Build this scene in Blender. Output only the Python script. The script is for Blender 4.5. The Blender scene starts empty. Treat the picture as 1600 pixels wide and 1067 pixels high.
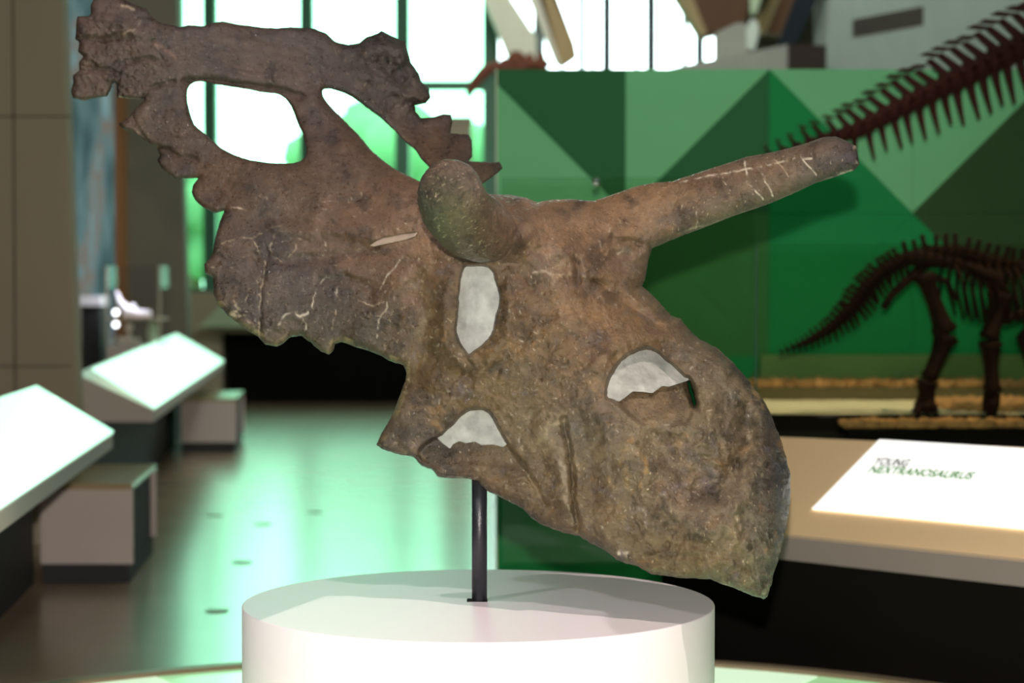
import bpy, bmesh, math, random
import numpy as np
from mathutils import Vector, Matrix

random.seed(7)
rng = np.random.default_rng(11)
sc = bpy.context.scene
COL = sc.collection

# ------------------------------------------------------------------ camera
F = 70.0 / 36.0 * 1600.0
CAMZ = 1.45
PITCH = math.atan((533.5 - 460.0) / F)
cam_d = bpy.data.cameras.new('camera')
cam_d.lens = 70.0
cam_d.sensor_width = 36.0
cam_d.clip_start = 0.05
cam_d.clip_end = 300
cam_d.dof.use_dof = True
cam_d.dof.focus_distance = 4.44
cam_d.dof.aperture_fstop = 2.9
cam = bpy.data.objects.new('camera', cam_d)
cam.location = (0, 0, CAMZ)
cam.rotation_euler = (math.pi / 2 - PITCH, 0, 0)
COL.objects.link(cam)
sc.camera = cam

# ------------------------------------------------------------------ world and lights
sc.view_settings.view_transform = 'Standard'
sc.view_settings.look = 'None'
sc.view_settings.gamma = 1.0
sc.view_settings.use_curve_mapping = False
sc.view_settings.exposure = 0.0
sc.cycles.use_denoising = True
sc.cycles.max_bounces = 8
sc.cycles.transparent_max_bounces = 12
sc.cycles.sample_clamp_indirect = 6.0

w = bpy.data.worlds.new('overcast_sky')
sc.world = w
w.use_nodes = True
bg = w.node_tree.nodes['Background']
bg.inputs[0].default_value = (0.92, 1.0, 0.98, 1)
bg.inputs[1].default_value = 6.3

def P(px, py, D):
    """point whose distance along Y is D, seen at pixel (px,py)"""
    cx = (px - 800.0) / F
    cy = (533.5 - py) / F
    s, c = math.sin(PITCH), math.cos(PITCH)
    dy = c + cy * s
    dz = -s + cy * c
    return Vector((cx / dy * D, D, CAMZ + dz / dy * D))

def PN(px, py, D):
    cx = (px - 800.0) / F
    cy = (533.5 - py) / F
    s, c = math.sin(PITCH), math.cos(PITCH)
    dy = c + cy * s
    dz = -s + cy * c
    return np.stack([cx / dy * D, D + 0 * cx, CAMZ + dz / dy * D], -1)

def add_light(name, typ, loc, energy, color=(1, 1, 1), target=None, **kw):
    l = bpy.data.lights.new(name, typ)
    l.energy = energy
    l.color = color
    for k, v in kw.items():
        setattr(l, k, v)
    o = bpy.data.objects.new(name, l)
    o.location = loc
    if target is not None:
        o.rotation_euler = (Vector(target) - Vector(loc)).to_track_quat('-Z', 'Y').to_euler()
    COL.objects.link(o)
    return o

# the photographer's flash, just above the lens
add_light('camera_flash', 'SPOT', (0.0, -0.02, CAMZ + 0.17), 950, (1.0, 0.94, 0.86),
          target=(0, 6, CAMZ), spot_size=math.radians(75), spot_blend=0.4, shadow_soft_size=0.02)
# overhead spots: the first two cast skull shadows, later ones are added fill
add_light('overhead_spot', 'SPOT', (2.6, 2.6, 6.5), 760, (1.0, 0.84, 0.78),
          target=(0, 4.6, 0.9), spot_size=math.radians(34), spot_blend=0.3, shadow_soft_size=0.03)
add_light('overhead_spot', 'SPOT', (-2.4, 3.4, 6.5), 380, (1.0, 0.88, 0.88),
          target=(0, 4.6, 0.9), spot_size=math.radians(34), spot_blend=0.3, shadow_soft_size=0.05)
add_light('overhead_spot', 'SPOT', (-3.6, 0.8, 5.0), 300, (0.96, 0.94, 1.0),  # added fill for the pedestal's left side
          target=(-0.4, 4.4, 0.5), spot_size=math.radians(24), spot_blend=0.6, shadow_soft_size=0.15)
add_light('overhead_spot', 'SPOT', (1.2, 6.8, 6.5), 260, (0.9, 1.0, 0.92),  # added to light the green partition
          target=(1.1, 10.0, 2.2), spot_size=math.radians(46), spot_blend=0.9, shadow_soft_size=0.1)
add_light('overhead_spot', 'SPOT', (2.6, 7.2, 5.5), 520, (1.0, 0.72, 0.45),  # added to warm and brighten the sand
          target=(1.7, 8.8, 0.95), spot_size=math.radians(26), spot_blend=0.6, shadow_soft_size=0.05)
add_light('overhead_spot', 'SPOT', (2.4, 4.6, 6.0), 130, (1.0, 0.78, 0.6),  # added to brighten the tan table
          target=(1.6, 7.0, 0.75), spot_size=math.radians(26), spot_blend=0.7, shadow_soft_size=0.1)
add_light('sage_wall_fill', 'AREA', (0.5, 12.0, 7.5), 130, (0.85, 1.0, 0.9),  # unseen fill added to brighten the sage wall
          target=(4.0, 15.0, 3.6), size=1.5)
add_light('roof_fill_light', 'AREA', (0.0, 15.5, 8.7), 350, (0.92, 1.0, 0.94),  # unseen fill added for the dim beams and far column
          target=(0.0, 27.0, 3.0), size=3.0)
add_light('overhead_spot', 'SPOT', (-1.5, 19.0, 8.2), 900, (1.0, 0.95, 0.85),  # added fill for the cream brace
          target=(0.2, 27.5, 4.6), spot_size=math.radians(28), spot_blend=0.5, shadow_soft_size=0.2)
# sky portals at the windows
for x0, x1, z0, z1 in [(-5.3, -0.25, 1.5, 8.8), (-0.2, 3.9, 1.5, 8.8)]:
    l = add_light('window_portal', 'AREA', ((x0 + x1) / 2, 30.7, (z0 + z1) / 2), 1,
                  target=((x0 + x1) / 2, 0, (z0 + z1) / 2), shape='RECTANGLE', size=x1 - x0, size_y=z1 - z0)
    l.data.cycles.is_portal = True

# ------------------------------------------------------------------ materials
def s2l(c):
    c = np.asarray(c, float) / 255.0
    return np.where(c <= 0.04045, c / 12.92, ((c + 0.055) / 1.055) ** 2.4)

def mat(name, color, rough=0.6, metal=0.0, spec=0.3, var=0.12, scale=4.0, bump=0.0, bscale=60.0,
        emit=None, estr=0.0, coat=0.0, stretch=(1, 1, 1)):
    m = bpy.data.materials.new(name)
    m.use_nodes = True
    nt = m.node_tree
    b = nt.nodes['Principled BSDF']
    tc = nt.nodes.new('ShaderNodeTexCoord')
    mp = nt.nodes.new('ShaderNodeMapping')
    mp.inputs['Scale'].default_value = stretch
    nt.links.new(tc.outputs['Object'], mp.inputs[0])
    n = nt.nodes.new('ShaderNodeTexNoise')
    n.inputs['Scale'].default_value = scale
    n.inputs['Detail'].default_value = 5
    nt.links.new(mp.outputs[0], n.inputs['Vector'])
    mx = nt.nodes.new('ShaderNodeMix')
    mx.data_type = 'RGBA'
    c = np.array(color[:3], float)
    mx.inputs[6].default_value = (*(c * (1 - var)), 1)
    mx.inputs[7].default_value = (*np.minimum(c * (1 + var), 1), 1)
    nt.links.new(n.outputs['Fac'], mx.inputs[0])
    nt.links.new(mx.outputs[2], b.inputs['Base Color'])
    b.inputs['Roughness'].default_value = rough
    b.inputs['Metallic'].default_value = metal
    b.inputs['Specular IOR Level'].default_value = spec
    b.inputs['Coat Weight'].default_value = coat
    if emit is not None:
        b.inputs['Emission Color'].default_value = (*emit, 1)
        b.inputs['Emission Strength'].default_value = estr
    if bump > 0:
        n2 = nt.nodes.new('ShaderNodeTexNoise')
        n2.inputs['Scale'].default_value = bscale
        n2.inputs['Detail'].default_value = 6
        nt.links.new(mp.outputs[0], n2.inputs['Vector'])
        bp = nt.nodes.new('ShaderNodeBump')
        bp.inputs['Strength'].default_value = bump
        bp.inputs['Distance'].default_value = 0.01
        nt.links.new(n2.outputs['Fac'], bp.inputs['Height'])
        nt.links.new(bp.outputs[0], b.inputs['Normal'])
    return m

def pane_mat(name, tint, refl=1.0, rough=0.0):
    m = bpy.data.materials.new(name)
    m.use_nodes = True
    nt = m.node_tree
    nt.nodes.clear()
    out = nt.nodes.new('ShaderNodeOutputMaterial')
    tr = nt.nodes.new('ShaderNodeBsdfTransparent')
    tr.inputs[0].default_value = (*tint, 1)
    gl = nt.nodes.new('ShaderNodeBsdfGlossy')
    gl.inputs['Roughness'].default_value = rough
    fr = nt.nodes.new('ShaderNodeFresnel')
    fr.inputs[0].default_value = 1.45
    mu = nt.nodes.new('ShaderNodeMath')
    mu.operation = 'MULTIPLY'
    mu.inputs[1].default_value = refl
    nt.links.new(fr.outputs[0], mu.inputs[0])
    mx = nt.nodes.new('ShaderNodeMixShader')
    nt.links.new(mu.outputs[0], mx.inputs[0])
    nt.links.new(tr.outputs[0], mx.inputs[1])
    nt.links.new(gl.outputs[0], mx.inputs[2])
    nt.links.new(mx.outputs[0], out.inputs[0])
    return m

M = {}
M['floor'] = mat('polished_dark_floor', (0.42, 0.29, 0.19), 0.22, spec=1.0, var=0.2, scale=1.2, bump=0.03, bscale=9)
M['floor'].node_tree.nodes['Principled BSDF'].inputs['IOR'].default_value = 2.1
M['ceiling'] = mat('ceiling_grey', (0.10, 0.10, 0.09), 0.9)
M['wall_dark'] = mat('wall_taupe', (0.16, 0.14, 0.11), 0.8)
M['wall_sage'] = mat('wall_sage_grey', (0.40, 0.46, 0.40), 0.8)
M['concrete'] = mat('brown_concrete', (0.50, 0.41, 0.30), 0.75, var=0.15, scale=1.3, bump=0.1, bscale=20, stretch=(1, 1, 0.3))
M['concrete_dim'] = mat('dim_brown_concrete', (0.24, 0.20, 0.15), 0.75, var=0.15, scale=1.3)  # darker copy of the concrete, offsets the added fill on the far column
M['seam'] = mat('dark_joint', (0.22, 0.18, 0.13), 0.9)
M['frame'] = mat('window_frame_green_grey', (0.12, 0.27, 0.19), 0.5)
M['cleat'] = mat('thin_dark_mullion', (0.05, 0.07, 0.08), 0.5)
M['glass_win'] = pane_mat('mint_window_glass', (0.64, 1.0, 0.81), 0.3)
M['glass_clear'] = pane_mat('clear_window_glass', (0.93, 1.0, 1.0), 0.3)
M['glass_case'] = pane_mat('case_glass', (0.90, 0.94, 0.88), 0.7)
M['glass_show'] = pane_mat('showcase_glass', (0.93, 0.93, 0.95), 0.06)
M['white_ped'] = mat('white_satin_paint', (0.88, 0.79, 0.82), 0.42, var=0.02, scale=2)
M['black'] = mat('black_paint', (0.006, 0.005, 0.004), 0.8, spec=0.08)
M['black_metal'] = mat('black_powder_coated_steel', (0.018, 0.019, 0.024), 0.32, spec=0.6, bump=0.15, bscale=300)
M['table'] = mat('tan_laminate', (0.97, 0.68, 0.40), 0.5, var=0.05)
M['table_edge'] = mat('taupe_laminate_edge', (0.26, 0.20, 0.19), 0.5, var=0.05)
M['rail_white'] = mat('off_white_laminate', (0.66, 0.55, 0.50), 0.5, var=0.04)
M['bench_top'] = mat('bench_top_board', (0.45, 0.33, 0.18), 0.22, var=0.08)
M['charcoal'] = mat('charcoal_plinth', (0.04, 0.038, 0.042), 0.7)
M['glare_panel'] = mat('mint_graphic_window_glare', (0.8, 0.95, 0.88), 0.25, var=0.03, emit=(0.66, 1.0, 0.80), estr=0.75)  # emission stands in for the window's reflection on the rail panels
M['glowing_white'] = mat('glowing_graphic_white', (0.9, 0.9, 0.88), 0.4, var=0.01, emit=(1.0, 1.0, 0.97), estr=0.95)  # emission gives the panel its white glow
M['disc_a'] = mat('underlit_glass_green', (0.3, 0.5, 0.3), 0.2, emit=(0.50, 0.95, 0.45), estr=0.5)
M['disc_b'] = mat('underlit_glass_pale', (0.4, 0.5, 0.4), 0.2, emit=(0.74, 1.0, 0.70), estr=0.75)
M['rim'] = mat('bronze_rim', (0.30, 0.24, 0.15), 0.4, metal=0.3)
M['g_light'] = mat('panel_light_green', (0.19, 0.56, 0.27), 0.6, spec=0.12, var=0.04)
M['g_dark'] = mat('panel_dark_green', (0.03, 0.15, 0.055), 0.6, spec=0.12, var=0.06)
M['g_mid'] = mat('panel_emerald_green', (0.012, 0.27, 0.075), 0.6, spec=0.12, var=0.06)
M['g_mid2'] = mat('panel_leaf_green', (0.05, 0.21, 0.06), 0.6, spec=0.12, var=0.06)
M['g_black'] = mat('panel_blackish_green', (0.035, 0.085, 0.030), 0.6, spec=0.12, var=0.06)
M['bone_red'] = mat('dark_red_brown_bone', (0.045, 0.012, 0.009), 0.6, spec=0.15, var=0.5, scale=14, bump=0.4, bscale=80)
M['bone_dark'] = mat('dark_brown_bone', (0.022, 0.009, 0.006), 0.7, spec=0.1, var=0.4, scale=14, bump=0.4, bscale=80)
M['bone_orange'] = mat('rusty_bone', (0.22, 0.07, 0.04), 0.6, var=0.4, scale=6)
M['sand'] = mat('pale_sand', (0.92, 0.76, 0.50), 0.9, var=0.2, scale=5, bump=0.3)
M['gravel'] = mat('brown_gravel', (0.48, 0.26, 0.10), 0.9, var=0.5, scale=12)
M['ledge'] = mat('dark_olive_ledge', (0.12, 0.10, 0.045), 0.8)
M['olive'] = mat('olive_green_band', (0.14, 0.25, 0.08), 0.8)
M['cream'] = mat('cream_timber', (0.97, 0.92, 0.78), 0.6, var=0.1)
M['timber'] = mat('honey_timber', (0.50, 0.36, 0.18), 0.55, var=0.15, scale=3, stretch=(3, 3, 0.5))
M['timber_dark'] = mat('brown_timber', (0.15, 0.07, 0.035), 0.55, var=0.2, scale=3, stretch=(3, 3, 0.5))
M['steel_blue'] = mat('blue_grey_steel', (0.16, 0.19, 0.24), 0.4)
M['steel_dark'] = mat('near_black_steel', (0.03, 0.035, 0.045), 0.95, spec=0.0)
M['steel_white'] = mat('white_painted_steel', (0.8, 0.85, 0.75), 0.4)
M['soffit'] = mat('grey_beige_soffit', (0.45, 0.43, 0.38), 0.8)
M['soffit_dark'] = mat('dark_brown_box', (0.05, 0.033, 0.028), 0.8)
M['beige'] = mat('beige_counter', (0.50, 0.40, 0.29), 0.6)
M['palegreen'] = mat('pale_green_card', (0.62, 0.72, 0.50), 0.6)
M['white_bone'] = mat('white_specimen', (0.9, 0.88, 0.95), 0.5)
M['bead'] = mat('cream_specimen', (0.85, 0.75, 0.62), 0.5)
M['lamp_lit'] = mat('lit_lamp_lens', (1, 1, 1), 0.3, emit=(1, 1, 1), estr=6)
M['text_grey'] = mat('printed_grey', (0.12, 0.13, 0.11), 0.6)
M['text_green'] = mat('printed_green', (0.06, 0.36, 0.04), 0.6)
M['text_pale'] = mat('printed_pale', (0.75, 0.72, 0.65), 0.6, emit=(0.70, 0.68, 0.58), estr=0.9)
M['grass'] = mat('grass_ground', (0.15, 0.25, 0.1), 0.9)
M['leaf'] = mat('tree_leaves', (0.16, 0.26, 0.15), 0.8, var=0.5, scale=0.6)
M['bark'] = mat('tree_bark', (0.12, 0.08, 0.05), 0.9)

def poster_mat():
    m = mat('mural_print', (0.3, 0.4, 0.42), 0.95, spec=0.0)
    nt = m.node_tree
    b = nt.nodes['Principled BSDF']
    tc = nt.nodes.new('ShaderNodeTexCoord')
    mp = nt.nodes.new('ShaderNodeMapping')
    mp.inputs['Scale'].default_value = (3.0, 1, 0.45)
    nt.links.new(tc.outputs['Object'], mp.inputs[0])
    n = nt.nodes.new('ShaderNodeTexNoise')
    n.inputs['Scale'].default_value = 1.8
    n.inputs['Detail'].default_value = 4
    nt.links.new(mp.outputs[0], n.inputs['Vector'])
    r = nt.nodes.new('ShaderNodeValToRGB')
    e = r.color_ramp.elements
    e[0].position = 0.3; e[0].color = (0.03, 0.05, 0.06, 1)
    e[1].position = 0.7; e[1].color = (0.5, 0.68, 0.70, 1)
    for p, c in ((0.44, (0.07, 0.13, 0.13, 1)), (0.52, (0.13, 0.22, 0.23, 1)), (0.57, (0.22, 0.17, 0.14, 1)), (0.60, (0.15, 0.27, 0.29, 1))):
        x = e.new(p); x.color = c
    nt.links.new(n.outputs['Fac'], r.inputs[0])
    nt.links.new(r.outputs[0], b.inputs['Base Color'])
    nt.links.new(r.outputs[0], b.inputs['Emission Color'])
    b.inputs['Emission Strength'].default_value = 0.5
    return m
M['mural'] = poster_mat()

def bone_mat(name):
    """fossil cast: painted colour from the vertex colours, gloss from alpha"""
    m = bpy.data.materials.new(name)
    m.use_nodes = True
    nt = m.node_tree
    L = nt.links.new
    b = nt.nodes['Principled BSDF']
    at = nt.nodes.new('ShaderNodeAttribute')
    at.attribute_name = 'Col'
    tc = nt.nodes.new('ShaderNodeTexCoord')
    n1 = nt.nodes.new('ShaderNodeTexNoise')
    n1.inputs['Scale'].default_value = 38
    n1.inputs['Detail'].default_value = 8
    n1.inputs['Roughness'].default_value = 0.65
    L(tc.outputs['Object'], n1.inputs['Vector'])
    mr = nt.nodes.new('ShaderNodeMapRange')
    mr.inputs[1].default_value = 0.3; mr.inputs[2].default_value = 0.7
    mr.inputs[3].default_value = 0.84; mr.inputs[4].default_value = 1.16
    L(n1.outputs['Fac'], mr.inputs[0])
    vm = nt.nodes.new('ShaderNodeVectorMath')
    vm.operation = 'SCALE'
    L(at.outputs['Color'], vm.inputs[0])
    L(mr.outputs[0], vm.inputs['Scale'])
    # fine pale chips, doubling as painted glints, and dark pits, finer than the vertices
    def fleck(scale, lo, hi, colour, prev, gate=None, stretch=(1, 1, 1)):
        mp_ = nt.nodes.new('ShaderNodeMapping'); mp_.inputs['Scale'].default_value = stretch; mp_.inputs['Rotation'].default_value = (0, 0.6, 0)
        L(tc.outputs['Object'], mp_.inputs[0])
        nn_ = nt.nodes.new('ShaderNodeTexNoise'); nn_.inputs['Scale'].default_value = scale; nn_.inputs['Detail'].default_value = 3
        L(mp_.outputs[0], nn_.inputs['Vector'])
        r_ = nt.nodes.new('ShaderNodeMapRange'); r_.inputs[1].default_value = lo; r_.inputs[2].default_value = hi
        L(nn_.outputs['Fac'], r_.inputs[0])
        fac = r_.outputs[0]
        if gate is not None:
            g_ = nt.nodes.new('ShaderNodeMath'); g_.operation = 'MULTIPLY'
            L(fac, g_.inputs[0]); L(gate, g_.inputs[1]); fac = g_.outputs[0]
        mx_ = nt.nodes.new('ShaderNodeMix'); mx_.data_type = 'RGBA'
        L(fac, mx_.inputs[0]); L(prev, mx_.inputs[6]); mx_.inputs[7].default_value = (*colour, 1)
        return mx_.outputs[2]
    ga = nt.nodes.new('ShaderNodeMapRange'); ga.inputs[1].default_value = 0.1; ga.inputs[2].default_value = 0.45
    ga.inputs[3].default_value = 0.25; ga.inputs[4].default_value = 0.9
    L(at.outputs['Alpha'], ga.inputs[0])
    c1 = fleck(110, 0.665, 0.71, (0.42, 0.34, 0.22), vm.outputs[0], ga.outputs[0], (1.6, 1, 0.7))
    c2 = fleck(60, 0.71, 0.80, (0.02, 0.015, 0.012), c1, ga.outputs[0], (1, 1, 1.5))
    L(c2, b.inputs['Base Color'])
    rr = nt.nodes.new('ShaderNodeMapRange')
    rr.inputs[3].default_value = 0.62; rr.inputs[4].default_value = 0.24
    L(at.outputs['Alpha'], rr.inputs[0])
    n3 = nt.nodes.new('ShaderNodeTexNoise')
    n3.inputs['Scale'].default_value = 110
    n3.inputs['Detail'].default_value = 4
    L(tc.outputs['Object'], n3.inputs['Vector'])
    gm = nt.nodes.new('ShaderNodeMapRange')
    gm.inputs[1].default_value = 0.50; gm.inputs[2].default_value = 0.62
    gm.inputs[3].default_value = 1.0; gm.inputs[4].default_value = 0.42
    L(n3.outputs['Fac'], gm.inputs[0])
    mm = nt.nodes.new('ShaderNodeMath'); mm.operation = 'MULTIPLY'
    L(rr.outputs[0], mm.inputs[0]); L(gm.outputs[0], mm.inputs[1])
    L(mm.outputs[0], b.inputs['Roughness'])
    b.inputs['Specular IOR Level'].default_value = 0.6
    n2 = nt.nodes.new('ShaderNodeTexNoise')
    n2.inputs['Scale'].default_value = 75
    n2.inputs['Detail'].default_value = 7
    n2.inputs['Roughness'].default_value = 0.7
    L(tc.outputs['Object'], n2.inputs['Vector'])
    bs = nt.nodes.new('ShaderNodeMapRange')
    bs.inputs[3].default_value = 0.4; bs.inputs[4].default_value = 1.0
    L(at.outputs['Alpha'], bs.inputs[0])
    bp = nt.nodes.new('ShaderNodeBump')
    bp.inputs['Distance'].default_value = 0.011
    L(bs.outputs[0], bp.inputs['Strength'])
    L(n2.outputs['Fac'], bp.inputs['Height'])
    L(bp.outputs[0], b.inputs['Normal'])
    return m
M['fossil'] = bone_mat('painted_fossil_cast')
M['plaster'] = mat('grey_white_plaster', s2l((160, 161, 155)), 0.7, var=0.6, scale=28, bump=0.3, bscale=70)
M['plaster_slot'] = mat('pale_plaster_fill', s2l((150, 134, 118)), 0.8, var=0.4, scale=30)

# ------------------------------------------------------------------ object helpers
def link(name, me, m=None, parent=None, smooth=False):
    o = bpy.data.objects.new(name, me)
    COL.objects.link(o)
    if m is not None and len(me.materials) == 0:
        me.materials.append(m)
    if smooth:
        me.shade_smooth()
    if parent is not None:
        o.parent = parent
        o.matrix_parent_inverse = Matrix.Translation(-parent.location) if parent.parent is None else Matrix()
    return o

def thing(name, label, cat, loc=(0, 0, 0), group=None):
    o = bpy.data.objects.new(name, None)
    o.empty_display_size = 0.1
    o.location = loc
    COL.objects.link(o)
    return tag(o, label, cat, group)

def tag(o, label, cat, group=None, kind=None):
    o['label'] = label
    o['category'] = cat
    if group:
        o['group'] = group
    if kind:
        o['kind'] = kind
    return o

def struct(o):
    o['kind'] = 'structure'
    return o

def hexa(bm, pts):
    """8 points: bottom 4 (ccw) then top 4"""
    v = [bm.verts.new(p) for p in pts]
    for f in ((3, 2, 1, 0), (4, 5, 6, 7), (0, 1, 5, 4), (1, 2, 6, 5), (2, 3, 7, 6), (3, 0, 4, 7)):
        bm.faces.new([v[i] for i in f])

def box(bm, x0, x1, y0, y1, z0, z1):
    hexa(bm, [(x0, y0, z0), (x1, y0, z0), (x1, y1, z0), (x0, y1, z0), (x0, y0, z1), (x1, y0, z1), (x1, y1, z1), (x0, y1, z1)])

def done(bm, bevel=0.0, seg=2):
    if bevel > 0:
        bmesh.ops.bevel(bm, geom=bm.edges[:], offset=bevel, segments=seg, affect='EDGES', clamp_overlap=True)
    bmesh.ops.recalc_face_normals(bm, faces=bm.faces[:])
    me = bpy.data.meshes.new('mesh')
    bm.to_mesh(me)
    bm.free()
    return me

def box_o(name, m, x0, x1, y0, y1, z0, z1, parent=None, bevel=0.0):
    bm = bmesh.new()
    box(bm, x0, x1, y0, y1, z0, z1)
    return link(name, done(bm, bevel), m, parent)

def prism_px(name, m, pts, D, depth, parent=None, bevel=0.0):
    """solid of real depth whose front outline is given at distance D"""
    bm = bmesh.new()
    fr = [bm.verts.new(P(x, y, D)) for x, y in pts]
    off = Vector((0, depth, 0))
    bk = [bm.verts.new(v.co + off) for v in fr]
    bm.faces.new(fr)
    bm.faces.new(bk[::-1])
    n = len(fr)
    for i in range(n):
        bm.faces.new([fr[i], bk[i], bk[(i + 1) % n], fr[(i + 1) % n]])
    return link(name, done(bm, bevel), m, parent)

def tube(bm, pts, radii, seg=10, cap=True):
    pts = [Vector(p) for p in pts]
    rings = []
    up = Vector((0.13, 0.31, 0.94))
    for i, p in enumerate(pts):
        d = (pts[min(i + 1, len(pts) - 1)] - pts[max(i - 1, 0)]).normalized()
        a = d.cross(up)
        if a.length < 1e-3:
            a = d.cross(Vector((1, 0, 0)))
        a.normalize()
        b = d.cross(a)
        r = radii[i] if hasattr(radii, '__len__') else radii
        rings.append([bm.verts.new(p + (a * math.cos(t) + b * math.sin(t)) * r) for t in [2 * math.pi * k / seg for k in range(seg)]])
    for i in range(len(rings) - 1):
        for k in range(seg):
            bm.faces.new([rings[i][k], rings[i][(k + 1) % seg], rings[i + 1][(k + 1) % seg], rings[i + 1][k]])
    if cap:
        bm.faces.new(rings[0][::-1])
        bm.faces.new(rings[-1])

def cyl(bm, c, r, z0, z1, seg=64):
    tube_pts = [(c[0], c[1], z0), (c[0], c[1], z1)]
    vb = [bm.verts.new((c[0] + r * math.cos(2 * math.pi * k / seg), c[1] + r * math.sin(2 * math.pi * k / seg), z0)) for k in range(seg)]
    vt = [bm.verts.new((v.co.x, v.co.y, z1)) for v in vb]
    for k in range(seg):
        bm.faces.new([vb[k], vb[(k + 1) % seg], vt[(k + 1) % seg], vt[k]])
    bm.faces.new(vb[::-1])
    bm.faces.new(vt)

def blob(bm, c, r, sub=2, jit=0.12, sq=(1, 1, 1)):
    g = bmesh.ops.create_icosphere(bm, subdivisions=sub, radius=1.0)
    ph = random.random() * 10
    for v in g['verts']:
        k = 1 + jit * (math.sin(v.co.x * 3.1 + ph) + math.sin(v.co.y * 4.3 + 2 * ph) + math.sin(v.co.z * 3.7 + 3 * ph)) / 1.7
        v.co = Vector((v.co.x * r * sq[0] * k + c[0], v.co.y * r * sq[1] * k + c[1], v.co.z * r * sq[2] * k + c[2]))

# ------------------------------------------------------------------ the room
struct(box_o('floor', M['floor'], -9, 9, -4, 31, -0.1, 0))
struct(box_o('ceiling', M['ceiling'], -9, 9, -4, 31, 9.0, 9.2))
struct(box_o('wall_left', M['wall_dark'], -9.2, -9, -4, 31.2, 0, 9.2))
struct(box_o('wall_right', M['wall_sage'], 9, 9.2, -4, 31.2, 0, 9.2))
struct(box_o('wall_front', M['wall_dark'], -9.2, 9.2, -4.2, -4, 0, 9.2))
# far wall around the glazing
WY = 31.0
def wx(px): return P(px, 300, WY).x
bm = bmesh.new()
box(bm, -9, wx(283), WY, WY + 0.3, 0, 9.2)
box(bm, wx(1120), 9, WY, WY + 0.3, 0, 9.2)
box(bm, wx(283), wx(1120), WY, WY + 0.3, 0, 1.45)
struct(link('wall_back', done(bm), M['wall_dark']))

def window(name, px0, px1, glass, bars, trans=(), barw=0.15, fm='frame'):
    x0, x1 = wx(px0), wx(px1)
    bm = bmesh.new()
    box(bm, x0 - 0.07, x1 + 0.07, WY - 0.05, WY + 0.2, 1.45, 1.55)
    box(bm, x0 - 0.07, x1 + 0.07, WY - 0.05, WY + 0.2, 8.85, 9.0)
    o = struct(link(name, done(bm), M[fm]))
    for px, wpx in bars:
        x = wx(px)
        h = wpx * 1.4 / F * WY / 2
        box_o('mullion', M[fm], x - h, x + h, WY - 0.1, WY + 0.15, 1.55, 8.85, o)
    for pa, pb, py in trans:
        z = P(700, py, WY).z
        box_o('transom', M[fm], wx(pa), wx(pb), WY - 0.06, WY + 0.12, z - 0.075, z + 0.075, o)
    edges = [px0] + [b[0] for b in bars if b[1] > 6 and px0 < b[0] < px1] + [px1]
    for a, b in zip(edges[:-1], edges[1:]):
        box_o('pane', glass, wx(a) + 0.01, wx(b) - 0.01, WY + 0.05, WY + 0.07, 1.55, 8.85, o)
    return o
window('window_1', 283, 775, M['glass_win'], [(280, 10), (329, 15), (480, 15), (629, 16), (767, 18)], [(637, 758, 134), (337, 472, -60), (488, 621, -60)])
window('window_2', 777, 1115, M['glass_clear'], [(842, 12), (909, 7), (926, 3), (948, 10), (994, 3), (1017, 10), (1069, 4), (1093, 9)], [], fm='cleat')

# daylight side: ground, trees
struct(box_o('ground_outside', M['grass'], -60, 60, 31.4, 140, -0.4, -0.3))
def tree(px, D, ztop, w, label):
    x = P(px, 300, D).x
    t = thing('leafy_tree', label, 'tree', (x, D, -0.3), 'trees outside the big window')
    bm = bmesh.new()
    tube(bm, [(x, D, -0.3), (x + 0.1, D, ztop * 0.35), (x, D, ztop * 0.7)], [0.22, 0.16, 0.06], 8)
    link('trunk', done(bm), M['bark'], t)
    bm = bmesh.new()
    for k in range(16):
        a = random.random() * 6.28
        rr = random.random() ** 0.6 * w * 0.45
        z = ztop * (0.35 + 0.5 * random.random())
        blob(bm, (x + rr * math.cos(a), D + rr * math.sin(a), z), w * 0.22 * (0.8 + 0.5 * random.random()), 2, 0.25)
    blob(bm, (x, D, ztop * 0.8), w * 0.25, 2, 0.25)
    link('crown', done(bm), M['leaf'], t, True)
tree(296, 40, 4.6, 2.6, 'tree outside the window, leftmost, beside the second concrete column')
tree(430, 46, 2.3, 2.0, 'low tree outside the window behind the skull frill')
tree(575, 52, 6.6, 4.0, 'tree outside seen through the right opening of the skull frill')
tree(690, 58, 6.8, 4.0, 'tree outside just left of the green partition')

# sage upper wall at the right, running towards us
def swp(t, z): return Vector((2.73 + 0.41 * t, 16 - 0.75 * t, z))
bm = bmesh.new()
nrm = Vector((0.75, 0.41, 0)).normalized() * 0.3
a, b = swp(-0.6, 0), swp(8, 0)
hexa(bm, [a, b, b + nrm, a + nrm] + [q + Vector((0, 0, 9)) for q in (a, b, b + nrm, a + nrm)])
sage = struct(link('wall_sage', done(bm), M['wall_sage']))
bm = bmesh.new()
a, b = swp(0, 3.50), swp(1, 3.50)
nn = -nrm * 0.02
for k in range(5):
    z = 3.515 + k * 0.028
    hexa(bm, [a + nn + Vector((0, 0, z - 3.5)), b + nn + Vector((0, 0, z - 3.5)), b + Vector((0, 0, z - 3.5)), a + Vector((0, 0, z - 3.5)),
              a + nn + Vector((0, 0, z - 3.5 + 0.016)), b + nn + Vector((0, 0, z - 3.5 + 0.016)), b + Vector((0, 0, z - 3.5 + 0.016)), a + Vector((0, 0, z - 3.5 + 0.016))])
vt = thing('air_vent', 'long dark slotted air vent high on the sage grey wall', 'vent', swp(0.5, 3.5))
link('louvre', done(bm), M['charcoal'], vt)
bm = bmesh.new()
nn2 = -nrm * 0.005
hexa(bm, [a + nn2, b + nn2, b, a] + [q + Vector((0, 0, 0.15)) for q in (a + nn2, b + nn2, b, a)])
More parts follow.
